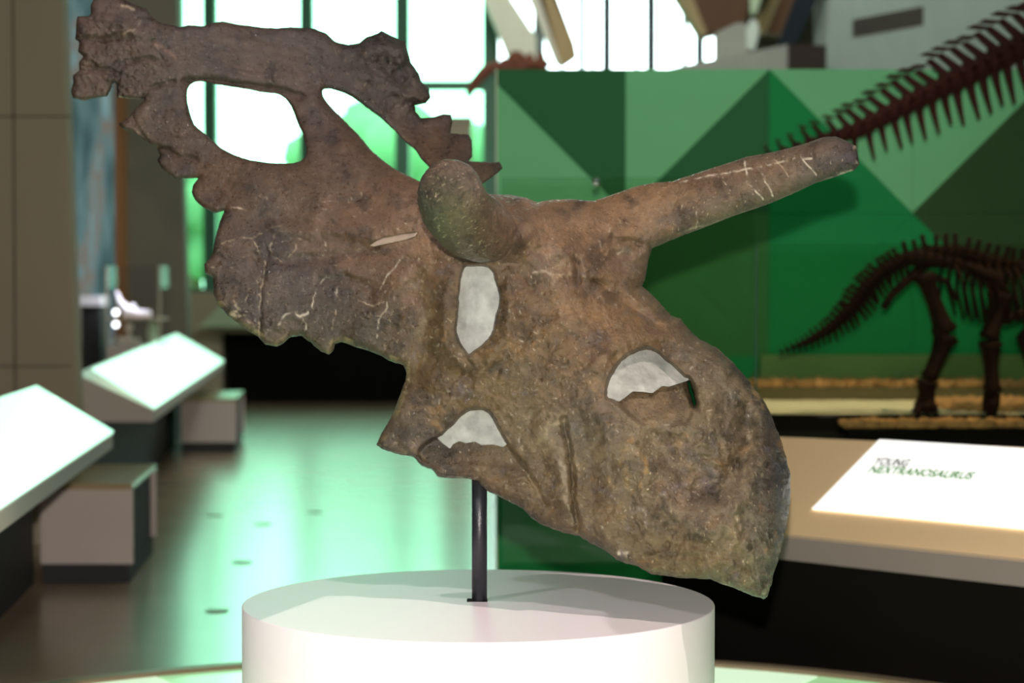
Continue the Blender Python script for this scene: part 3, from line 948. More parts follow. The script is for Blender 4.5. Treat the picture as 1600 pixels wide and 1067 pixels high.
def bench(label, x0, x1, y0, y1, h, sk):
    t = thing('box_bench', label, 'bench', ((x0 + x1) / 2, (y0 + y1) / 2, 0), 'box benches beside the reading rails')
    def bx(name, m, a0, a1, b0, b1, z0, z1, bev=0.003):
        bm = bmesh.new()
        f = lambda x, y, z: (x + sk * (y - y0) / (y1 - y0), y, z)
        hexa(bm, [f(a0, b0, z0), f(a1, b0, z0), f(a1, b1, z0), f(a0, b1, z0), f(a0, b0, z1), f(a1, b0, z1), f(a1, b1, z1), f(a0, b1, z1)])
        return link(name, done(bm, bev), m, t)
    zb = 0.095
    bx('end_panel', M['rail_white'], x0, x1, y0, y0 + 0.03, zb, h - 0.03)
    bx('end_panel', M['rail_white'], x0, x1, y1 - 0.03, y1, zb, h - 0.03)
    bx('seat_board', M['bench_top'], x0, x1, y0, y1, h - 0.03, h)
    bx('hollow_shade_block', M['charcoal'], x0 + 0.02, x1 - 0.03, y0 + 0.03, y1 - 0.03, zb, h - 0.03)  # charcoal block stands in for the shaded hollow under the seat
    bx('plinth', M['charcoal'], x0 + 0.01, x1 - 0.02, y0 + 0.01, y1 - 0.02, 0.0, zb)
    return t
bench('nearer white box bench with tan top and dark hollow side', -2.37, -1.905, 9.98, 11.15, 0.50, -0.09)
bench('farther white box bench behind the second reading rail', -3.03, -2.52, 18.2, 19.6, 0.50, -0.12)

def column(label, corners_top, corners_bot, z1, seams, name='concrete_column', m='concrete'):
    t = thing(name, label, 'column', (corners_bot[0][0], corners_bot[0][1], 0))
    bm = bmesh.new()
    hexa(bm, [(x, y, 0) for x, y in corners_bot] + [(x, y, z1) for x, y in corners_top])
    link('shaft', done(bm, 0.01), M[m], t)
    for (x0, x1, z0, z1_, y) in seams:
        box_o('joint', M['seam'], x0, x1, y - 0.002, y + 0.02, z0, z1_, t)
    return t
xr_b = P(121, 640, 11.5).x; xr_t = P(96, 0, 11.5).x
sl = (xr_t - xr_b) / (3.15 - 0.78)
x_top = xr_b - sl * 0.78 + sl * 9; x_bot = xr_b - sl * 0.78
column('massive leaning brown concrete column at the left edge', [(x_top - 2.4, 11.5), (x_top, 11.5), (x_top, 11.68), (x_top - 2.4, 11.68)],
       [(x_bot - 2.4, 11.5), (x_bot, 11.5), (x_bot, 11.68), (x_bot - 2.4, 11.68)], 9.0,
       [(P(22, 300, 11.5).x - 0.008, P(22, 300, 11.5).x + 0.008, 0.0, 8.9, 11.5)] +
       [(x_bot - 2.3, x_bot - 0.06, P(60, yy, 11.5).z - 0.006, P(60, yy, 11.5).z + 0.006, 11.5) for yy in (182, 572)])
D2 = 24.0
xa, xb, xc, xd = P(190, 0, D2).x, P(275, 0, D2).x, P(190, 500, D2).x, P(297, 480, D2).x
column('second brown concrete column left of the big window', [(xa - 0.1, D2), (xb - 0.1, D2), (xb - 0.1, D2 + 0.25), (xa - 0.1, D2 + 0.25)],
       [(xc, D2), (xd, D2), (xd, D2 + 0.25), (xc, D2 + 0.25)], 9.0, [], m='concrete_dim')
M['post_matt'] = mat('matt_rust_brown_paint', (0.30, 0.13, 0.06), 1.0, spec=0.0)
tp = box_o('brown_post', M['post_matt'], P(176, 300, 21).x, P(191, 300, 21).x, 21, 21.3, 0, 9)
tag(tp, 'narrow dark brown post between the mural and the second column', 'post')
mu = thing('tall_mural', 'tall blurred blue grey printed mural behind the first column', 'mural', (P(120, 300, 20).x, 20, 0))
box_o('print', M['mural'], P(60, 300, 20).x, P(178, 300, 20).x, 20, 20.04, 0.9, 8.5, mu)
box_o('plinth', M['charcoal'], P(60, 300, 20).x, P(178, 300, 20).x, 19.95, 20.2, 0, 0.9, mu)
# showcase between the columns
SC = 18.6
sx0, sx1 = P(166, 480, SC).x, P(250, 480, SC).x
z_t = P(200, 415, SC).z; z_s = P(200, 497, SC).z; z_b = P(200, 540, SC).z
case = thing('showcase', 'small glass showcase with lit white specimen behind the second rail', 'showcase', ((sx0 + sx1) / 2, SC + 0.2, 0))
box_o('cabinet', M['rail_white'], sx0, sx1 - 0.2, SC, SC + 0.6, 0, z_b, case, 0.005)
box_o('shelf', M['beige'], sx0, sx1, SC + 0.03, SC + 0.5, z_s - 0.02, z_s, case)
bm = bmesh.new()
for x0, x1, y0, y1 in ((sx0, sx0 + 0.01, SC + 0.01, SC + 0.5), (sx1 - 0.01, sx1, SC + 0.01, SC + 0.5), (sx0, sx1, SC + 0.01, SC + 0.02)):
    box(bm, x0, x1, y0, y1, z_b, z_t)
link('glass_panes', done(bm), M['glass_show'], case)
for x in (sx0 + 0.005, sx1 - 0.005):
    box_o('corner_edge', M['concrete'], x - 0.008, x + 0.008, SC, SC + 0.015, z_b, z_t, case)
bm = bmesh.new()
tube(bm, [P(182, 455, SC + .2), P(187, 472, SC + .2), P(197, 484, SC + .2), P(212, 490, SC + .2), P(236, 491, SC + .2)], [0.012, 0.03, 0.05, 0.045, 0.03], 10)
tube(bm, [P(195, 489, SC + .2), P(208, 480, SC + .2), P(211, 476, SC + .2)], [0.045, 0.03, 0.02], 8)
sp = link('white_bone_specimen', done(bm), M['white_bone'], None, True)
tag(sp, 'white curved bone specimen lit on the showcase shelf', 'specimen')
for i, (x, y, r, lb) in enumerate([(202, 508, 0.05, 'pale round specimen under the showcase shelf, centre'), (215, 531, 0.035, 'small pale specimen under the shelf at right'),
                         (190, 544, 0.045, 'pale oval specimen at the front bottom of the showcase'), (238, 505, 0.055, 'tall greenish specimen at right side of the showcase')]):
    bm = bmesh.new()
    c = P(x, y, SC + .2)
    c.z = z_b + r * 0.9 if i != 3 else z_b + 0.11
    blob(bm, c, r, 2, 0.1, (1, 1, 1 if i != 3 else 2.0))
    if i == 0:
        tube(bm, [(c.x, c.y, z_b), (c.x, c.y, z_b + 0.2)], 0.015, 8)
        blob(bm, (c.x, c.y, z_b + 0.17), r * 0.8, 2, 0.1)
    tag(link('pale_specimen', done(bm), M['bead'] if i != 3 else M['palegreen'], None, True), lb, 'specimen', 'specimens in the showcase')
for y, lb in ((488, 'tiny glaring lamp above the showcase shelf'), (507, 'tiny glaring lamp below the showcase shelf')):
    t = thing('spot_lamp', lb, 'lamp', P(181, y, SC + .08), 'showcase lamps')
    bm = bmesh.new()
    blob(bm, P(181, y, SC + .08), 0.026, 2, 0)
    link('lens', done(bm), M['lamp_lit'], t, True)
    bm = bmesh.new()
    p = P(181, y, SC + .08)
    tube(bm, [(p.x, p.y + 0.02, p.z), (p.x - 0.02, p.y + 0.08, p.z + 0.01), (sx0 + 0.005, p.y + 0.1, p.z + 0.01)], [0.02, 0.015, 0.01], 8)
    link('bracket', done(bm), M['charcoal'], t, True)
add_light('showcase_lamp', 'POINT', P(215, 432, SC + 0.12), 12, (0.95, 0.93, 1.0), shadow_soft_size=0.02)
lsh = thing('glass_shelf', 'lilac lit glass shelf left of the showcase', 'shelf', P(140, 470, 18.9))
box_o('shelf_board', M['white_bone'], P(112, 470, 18.9).x, P(158, 470, 18.9).x, 18.9, 19.3, P(140, 478, 18.9).z, P(140, 462, 18.9).z, lsh)
box_o('stand', M['charcoal'], P(125, 470, 18.9).x, P(155, 470, 18.9).x, 18.95, 19.25, 0, P(140, 478, 18.9).z, lsh)

# small dark round plates standing for dark dashes on the floor
for k, (x, y) in enumerate([(335, 805), (411, 819), (378, 879), (339, 955), (492, 800)]):
    c = zpt(x, y, 0.0)
    bm = bmesh.new()
    cyl(bm, (c.x, c.y), 0.055, 0.0, 0.004, 20)
    cyl(bm, (c.x, c.y), 0.04, 0.004, 0.007, 16)
    tag(link('floor_plate', done(bm), M['rim']), ['farther left', 'middle', 'right-hand', 'second nearest', 'nearest'][[0, 1, 3, 4, 2][k]] + ' dark round plate in the shiny aisle floor', 'floor socket', 'dark plates in the aisle floor')  # plates standing for dark dashes on the floor

# pillar standing in front of the big window, hidden mostly by the skull
pl_ = thing('square_pillar', 'short square brown pillar before the window, seen between frill points', 'pillar', (P(713, 300, 24).x, 24.2, 0))
zt = P(713, 182, 24).z
box_o('shaft', M['concrete'], P(690, 300, 24).x, P(736, 300, 24).x, 24, 24.35, 0.15, zt - 0.08, pl_, 0.01)
box_o('cap', M['concrete'], P(688, 300, 24).x, P(738, 300, 24).x, 23.98, 24.37, zt - 0.08, zt, pl_, 0.01)
box_o('foot', M['charcoal'], P(688, 300, 24).x, P(738, 300, 24).x, 23.98, 24.37, 0, 0.15, pl_)

# long counter under the big window
CD = 26.5
ct = thing('long_counter', 'long beige counter with black recess under the big window', 'counter', (P(480, 500, CD).x, CD, 0))
x0, x1 = P(297, 500, CD).x, P(700, 500, CD).x
box_o('counter_body', M['beige'], x0, x1, CD, CD + 1.2, P(400, 520, CD).z, P(400, 456, CD).z, ct, 0.01)
box_o('recess', M['black'], P(352, 500, CD).x, x1, CD + 0.15, CD + 1.1, 0, P(400, 520, CD).z, ct)
box_o('end_support', M['beige'], x0, P(345, 500, CD).x, CD + 0.1, CD + 1.1, 0, P(400, 520, CD).z, ct)
prism_px('slanted_card', M['palegreen'], [(310, 511), (350, 472), (390, 472), (420, 511)], CD - 0.25, 0.24, ct)

# ------------------------------------------------------------------ THE SKULL
def hash2(ix, iy, seed):
    h = (ix.astype(np.int64) * 374761393 + iy.astype(np.int64) * 668265263 + seed * 974634777) & 0x7fffffff
    h = ((h ^ (h >> 13)) * 1274126177) & 0x7fffffff
    h = h ^ (h >> 16)
    return (h & 0xffff) / 65535.0
def vnoise(x, y, seed=0):
    ix, iy = np.floor(x), np.floor(y)
    fx, fy = x - ix, y - iy
    ux, uy = fx * fx * (3 - 2 * fx), fy * fy * (3 - 2 * fy)
    a = hash2(ix, iy, seed); b = hash2(ix + 1, iy, seed); c = hash2(ix, iy + 1, seed); d = hash2(ix + 1, iy + 1, seed)
    return (a * (1 - ux) + b * ux) * (1 - uy) + (c * (1 - ux) + d * ux) * uy
def fbm(x, y, sc_, oct_=4, seed=0):
    t = 0; amp = 0.5; tot = 0
    x = x / sc_; y = y / sc_
    for k in range(oct_):
        t = t + amp * vnoise(x + 17.3 * k, y + 9.1 * k, seed + k)
        tot += amp; amp *= 0.55; x = x * 2.03; y = y * 2.03
    return t / tot * 2 - 1
def tps(pts, X, Y, smooth=0.0):
    """thin plate spline; pts rows (x,y,v...)"""
    pts = np.asarray(pts, float)
    c = pts[:, :2] / 1000.0; v = pts[:, 2:]
    n = len(c)
    def U_(r2): return r2 * np.log(r2 + 1e-9)
    K = U_(((c[:, None] - c[None]) ** 2).sum(-1)) + np.eye(n) * smooth
    Pm = np.hstack([np.ones((n, 1)), c])
    A = np.zeros((n + 3, n + 3)); A[:n, :n] = K; A[:n, n:] = Pm; A[n:, :n] = Pm.T
    w_ = np.linalg.solve(A, np.vstack([v, np.zeros((3, v.shape[1]))]))
    xs, ys = X.ravel() / 1000.0, Y.ravel() / 1000.0
    out = w_[n][None] + xs[:, None] * w_[n + 1][None] + ys[:, None] * w_[n + 2][None]
    for i in range(n):
        out = out + U_((xs - c[i, 0]) ** 2 + (ys - c[i, 1]) ** 2)[:, None] * w_[i][None]
    return out.reshape(X.shape + (v.shape[1],))
def sstep(a, b, x):
    t = np.clip((x - a) / (b - a), 0, 1)
    return t * t * (3 - 2 * t)
def segs_of(polys):
    s = []
    for p in polys:
        for i in range(len(p)):
            s.append((*p[i], *p[(i + 1) % len(p)]))
    return s
def poly_sdf(polys, X, Y):
    """signed distance (positive inside by even-odd) and closest boundary points"""
    best = np.full(X.shape, 1e18); bx_ = X.copy(); by_ = Y.copy()
    ins = np.zeros(X.shape, bool)
    for x0, y0, x1, y1 in segs_of(polys):
        dx, dy = x1 - x0, y1 - y0
        L2 = dx * dx + dy * dy + 1e-12
        t = np.clip(((X - x0) * dx + (Y - y0) * dy) / L2, 0, 1)
        qx, qy = x0 + t * dx, y0 + t * dy
        d2 = (X - qx) ** 2 + (Y - qy) ** 2
        m = d2 < best
        best[m] = d2[m]; bx_[m] = qx[m]; by_[m] = qy[m]
        if y0 != y1:
            c_ = ((y0 > Y) != (y1 > Y)) & (X < (x1 - x0) * (Y - y0) / (y1 - y0) + x0)
            ins ^= c_
    d = np.sqrt(best)
    return np.where(ins, d, -d), bx_, by_
def chaikin(p, n=1):
    for _ in range(n):
        q = []
        for i in range(len(p)):
            a, b = p[i], p[(i + 1) % len(p)]
            q.append((a[0] * 0.78 + b[0] * 0.22, a[1] * 0.78 + b[1] * 0.22))
            q.append((a[0] * 0.22 + b[0] * 0.78, a[1] * 0.22 + b[1] * 0.78))
        p = q
    return p

OUT = [(148,-6),(142,8),(142,21),(139,25),(121,26),(119,37),(118,62),(124,65),(122,81),(130,88),(123,97),(124,110),(114,118),(115,129),(111,141),(114,153),(131,158),(147,154),(167,151),(173,141),(178,128),(182,132),(183,153),(221,155),(226,152),(225,157),(212,169),(201,183),(185,194),(191,201),(212,211),(232,225),(246,233),(250,242),(246,250),(251,261),(263,274),(274,281),(288,279),(310,278),
(302,289),(299,300),(305,313),(318,325),(337,333),(352,329),(344,344),(337,372),(333,394),(328,403),(319,413),(320,426),(333,434),(333,458),(341,477),(356,493),(382,513),(403,526),(414,538),(433,542),(444,536),(455,526),(471,525),(484,534),(500,548),(514,554),(521,548),(524,537),(535,534),(554,542),(586,552),(608,563),(631,571),
(634,579),(635,585),(624,621),(611,651),(593,684),(588,696),(596,702),(620,709),(647,715),(659,727),(677,736),(683,744),(701,747),(725,748),(747,751),(752,759),(764,768),(788,780),(818,795),(830,810),(848,820),(878,832),(905,837),(923,849),(942,858),(963,875),(998,886),(1019,897),(1067,903),(1110,905),(1144,918),(1170,929),(1194,936),(1200,931),(1207,905),(1218,866),(1228,828),(1235,780),(1236,746),(1224,698),(1209,659),(1196,629),(1170,595),(1144,565),(1119,543),(1093,530),(1080,519),(1064,499),(1048,493),(1032,474),(1013,455),(1003,447),(1008,436),(1013,407),(1019,388),(1038,380),(1064,369),(1102,355),(1147,337),(1195,321),(1236,304),(1274,286),(1306,276),(1335,266),(1343,257),(1341,245),(1338,229),(1325,221),(1306,213),(1287,214),(1255,225),(1211,237),(1166,245),(1124,259),(1083,272),(1051,283),(1019,286),(994,291),(962,302),(927,314),(892,311),(860,312),(840,316),(823,309),(796,304),(756,303),(747,300),(749,290),(770,276),(786,263),(781,253),(760,253),(732,252),(738,245),(738,219),(732,210),(704,208),(707,191),(704,179),(693,178),(679,183),(658,184),(649,174),(648,164),(665,162),(673,152),(670,138),(658,126),(655,115),(642,98),(634,65),(620,60),(606,53),(596,48),(589,53),(572,58),(561,67),(544,70),(524,65),(510,52),(491,44),(474,44),(454,42),(434,44),(403,42),(375,38),(347,33),(333,35),(319,41),(296,39),(280,42),(249,35),(237,25),(229,14),(201,3),(190,-4),(168,-7)]
H1 = [(305,128),(319,127),(344,133),(378,138),(412,145),(434,146),(448,155),(457,171),(465,191),(475,214),(480,236),(474,250),(454,256),(417,254),(384,249),(350,235),(336,223),(319,208),(305,197),(298,180),(293,160),(292,143),(296,134)]
H2 = [(503,143),(507,139),(519,139),(544,148),(558,157),(581,174),(603,191),(620,208),(637,225),(648,233),(659,250),(672,262),(678,272),(672,285),(660,285),(651,281),(637,274),(620,266),(597,250),(581,236),(558,208),(536,186),(516,166),(506,153)]
SLIT = [(1073,592),(1078,599),(1084,616),(1087,632),(1085,636),(1081,622),(1077,608)]
ORB = [(725,414),(742,413),(762,414),(771,422),(776,439),(783,463),(781,479),(775,500),(772,520),(759,537),(742,550),(732,556),(725,549),(715,530),(711,517),(713,496),(715,459),(719,429)]
NOS = [(1002,541),(1024,543),(1041,558),(1058,573),(1071,586),(1080,608),(1086,629),(1084,651),(1075,664),(1054,668),(1028,672),(1002,668),(976,645),(963,630),(944,623),(946,603),(953,582),(972,556)]
NOSW = [(1000,538),(1026,540),(1045,556),(1062,571),(1074,584),(1075,594),(1045,604),(1034,603),(1019,614),(1006,612),(989,611),(978,620),(968,627),(955,622),(940,626),(942,603),(950,580),(970,553)]
LOW = [(650,716),(653,702),(662,690),(684,680),(701,666),(716,649),(728,640),(740,636),(755,636),(767,643),(776,657),(783,672),(794,690),(812,715),(826,740),(806,752),(770,754),(740,742),(700,742),(676,733)]
LOWW = [(682,682),(701,664),(716,647),(728,638),(740,634),(756,634),(769,642),(784,668),(796,690),(785,698),(770,694),(752,695),(742,690),(728,692),(718,689),(708,694),(704,701),(692,692)]
SLOT = [(576,384),(588,376),(599,371),(624,366),(655,362),(650,369),(636,374),(624,377),(604,381),(582,386)]
H1 = chaikin(H1); H2 = chaikin(H2); ORB = chaikin(ORB); NOS = chaikin(NOS); LOW = chaikin(LOW)

# control points: x, y, front offset (m, + = away), half thickness (m), rounding radius (px)
CP = [(130,30,.50,.022,14),(130,140,.46,.022,12),(200,80,.48,.022,12),(300,80,.50,.024,12),(390,90,.53,.024,12),(480,80,.56,.028,14),(560,110,.58,.028,16),(620,100,.60,.030,18),(660,150,.60,.028,16),(700,210,.58,.024,12),(785,264,.50,.022,10),(640,200,.57,.024,14),
(500,120,.52,.026,16),(500,200,.43,.028,18),(560,240,.35,.028,18),(620,290,.24,.032,20),(650,300,.20,.040,22),
(250,200,.42,.022,12),(210,190,.42,.020,12),(280,260,.37,.022,12),(310,300,.33,.022,12),(400,280,.30,.028,18),(350,330,.28,.024,12),(350,400,.22,.024,10),(330,420,.22,.022,10),(400,500,.13,.026,10),(430,530,.12,.026,10),(510,545,.08,.030,10),(450,350,.22,.034,20),(500,450,.13,.036,14),(550,320,.22,.045,26),(600,400,.09,.05,24),(600,540,.03,.035,12),(620,460,.04,.055,20),
(640,570,.00,.04,14),(610,690,-.02,.030,14),(588,696,-.01,.026,12),(650,650,-.03,.04,18),(690,600,-.05,.07,24),(700,500,-.05,.10,30),(690,420,-.01,.10,30),(740,480,-.08,.12,36),(740,600,-.08,.10,30),(700,740,-.06,.05,16),(750,750,-.08,.05,16),(740,300,.16,.06,26),(780,330,.02,.09,34),(850,330,.06,.08,34),(930,330,.13,.07,30),(820,400,-.06,.12,40),(900,420,-.06,.13,40),(960,400,.05,.09,36),(1000,340,.13,.062,34),(1100,310,.10,.058,40),(1200,280,.05,.052,42),(1300,250,.00,.042,34),(1340,245,-.02,.038,30),(1010,400,.10,.06,26),(1000,450,.05,.08,24),
(800,500,-.11,.14,44),(900,550,-.17,.15,50),(980,520,-.11,.14,46),(1050,520,-.03,.11,34),(800,620,-.13,.13,40),(880,660,-.18,.13,46),(830,760,-.14,.07,26),(900,800,-.20,.08,26),(960,860,-.24,.08,24),(1000,620,-.20,.14,50),(1090,570,-.07,.11,32),(1150,620,-.12,.11,36),(1000,720,-.25,.14,50),(1100,700,-.24,.13,50),(1190,680,-.15,.10,34),(1080,800,-.31,.12,40),(1050,880,-.30,.08,24),(1150,800,-.32,.12,44),(1225,740,-.20,.09,36),(1220,820,-.27,.08,34),(1195,920,-.36,.05,22),(1140,890,-.36,.07,24)]
D0 = 4.62
CC = [(150,60,92,74,64),(200,110,84,70,62),(250,200,84,70,58),(350,80,88,76,68),(440,90,90,76,68),(500,80,75,65,57),(600,100,60,55,48),(640,130,62,56,50),(700,220,72,56,46),(770,270,78,60,48),(560,120,70,60,52),(500,200,92,74,64),(560,240,98,78,64),(620,300,110,88,70),(400,300,96,76,60),(300,260,84,68,56),(450,260,96,78,62),(350,330,98,78,64),(550,320,104,84,68),(600,350,125,98,76),(640,330,138,110,86),(450,370,92,76,62),(520,400,110,86,68),(380,420,80,68,60),(400,470,74,64,56),(480,450,72,62,54),(560,460,78,66,54),(360,480,98,82,64),(430,520,86,72,52),(520,530,78,70,54),(600,440,118,92,70),(620,500,86,72,54),(650,450,98,78,56),(680,480,110,90,66),(690,560,102,82,54),(640,600,106,86,58),(610,690,108,90,72),(700,620,98,78,46),(750,590,102,84,54),(820,350,136,108,86),(820,420,110,88,68),(760,330,128,100,80),(870,420,118,98,82),(900,450,134,106,78),(950,480,140,112,78),(850,500,116,90,62),(820,560,108,90,64),(900,560,128,102,74),(880,620,110,86,64),(900,330,140,112,84),(960,360,140,110,82),(1000,330,140,114,86),(1050,310,136,110,84),(1150,290,126,104,84),(1230,260,118,100,80),(1290,235,94,80,66),(1330,240,68,60,58),(1150,325,94,84,62),(1000,410,128,112,90),(960,400,108,88,72),(1010,470,88,76,60),(1050,500,108,86,62),(1100,560,112,98,74),(1150,600,98,86,64),(1190,640,78,68,56),(1220,720,66,60,56),(1225,800,74,76,72),(1200,900,88,90,70),(1170,700,108,96,74),(1100,650,118,104,78),(1050,700,126,110,82),(1000,720,122,104,74),(960,680,106,94,72),(1080,780,112,98,84),(1150,800,124,110,88),(1050,860,114,96,68),(1120,880,110,94,62),(1180,900,104,100,76),(1000,800,118,100,76),(940,800,110,92,70),(900,740,106,92,72),(860,680,130,118,96),(820,640,118,98,64),(840,760,106,88,58),(780,750,108,86,60),(720,720,98,82,58),(680,700,74,66,58),(960,860,118,106,74),(1040,640,112,94,72),(1040,600,118,100,78)]

# sculpting strokes: points, sigma px, height m (+ towards viewer)
ST = [([(880,385),(940,425),(1000,465),(1050,505),(1090,540),(1130,575)], 13, .012),
 ([(1130,575),(1180,640),(1215,720),(1215,800)], 12, .008),
 ([(815,395),(850,420),(880,450),(900,500)], 16, .010),
 ([(900,408),(904,425),(907,442)], 3.5, -.010),
 ([(878,655),(888,690),(893,740),(896,790),(904,828)], 3.5, -.010),
 ([(845,675),(868,700),(880,740),(885,790)], 11, .012),
 ([(800,700),(822,735),(850,785)], 3.0, -.006),
 ([(905,660),(920,720),(925,780)], 12, -.008),
 ([(1030,690),(1065,725),(1100,765)], 20, -.022),
 ([(1170,640),(1165,700),(1140,750),(1120,770)], 11, -.018),
 ([(1190,650),(1190,700),(1170,760),(1150,790)], 9, .010),
 ([(990,700),(1010,760),(1060,810),(1120,830)], 13, .010),
 ([(940,650),(960,700),(980,740)], 12, .008),
 ([(1040,520),(1085,560),(1110,610),(1112,660),(1095,700)], 12, .012),
 ([(935,570),(955,545),(985,528),(1020,528)], 11, .010),
 ([(655,440),(668,500),(660,560),(640,600)], 14, -.012),
 ([(700,430),(692,480),(694,530),(715,565)], 9, .010),
 ([(790,430),(798,470),(790,520),(765,560)], 9, .010),
 ([(735,565),(740,600),(745,625)], 12, .007),
 ([(575,392),(520,402),(450,408),(400,400)], 7, -.006),
 ([(580,370),(530,362),(470,362),(430,355)], 7, .006),
 ([(640,345),(600,355),(560,350),(500,330)], 16, .010),
 ([(420,395),(410,440),(405,500),(404,525)], 2.5, -.003),
 ([(640,430),(600,470),(560,520)], 10, .006),
 ([(490,160),(520,210),(560,260),(620,300)], 14, .008),
 ([(292,126),(350,128),(430,140),(470,150)], 5, -.010),
 ([(560,110),(600,130),(640,150),(670,160)], 10, .012),
 ([(570,85),(600,75),(630,85)], 9, .012),
 ([(1060,275),(1150,252),(1230,238),(1290,225)], 9, .004),
 ([(752,380),(778,372),(800,366),(815,358)], 20, .050),
 ([(800,372),(840,385),(870,380)], 22, .012),
 ([(960,375),(980,378),(998,384)], 6, -.012),
 ([(962,395),(985,398)], 5, -.008),
 ([(930,440),(980,470),(1030,510)], 5, -.007),
 ([(600,600),(640,650),(640,690)], 14, .006),
 ([(183,125),(190,100),(215,90),(260,95)], 2.5, -.004),
 ([(222,155),(228,140),(270,128)], 2.5, -.004),
 ([(246,230),(262,232),(280,245),(306,248)], 3, -.006),
 ([(205,175),(216,200),(232,222)], 2.5, -.003),
 ([(165,30),(200,45),(235,55)], 8, .006),
 ([(130,60),(160,65),(200,60)], 4, -.005),
 ([(125,112),(150,108),(175,112)], 4, -.005),
 ([(400,290),(470,300),(560,290),(620,310)], 14, .005),
 ([(500,440),(540,432),(580,450),(580,480)], 5, -.004),
 ([(1200,640),(1226,700),(1232,760),(1226,830),(1205,905)], 7, -.005),
 ([(690,705),(720,700),(760,708),(800,722)], 5, -.008),
 ([(680,728),(720,722),(770,728),(810,740)], 8, .012),
]
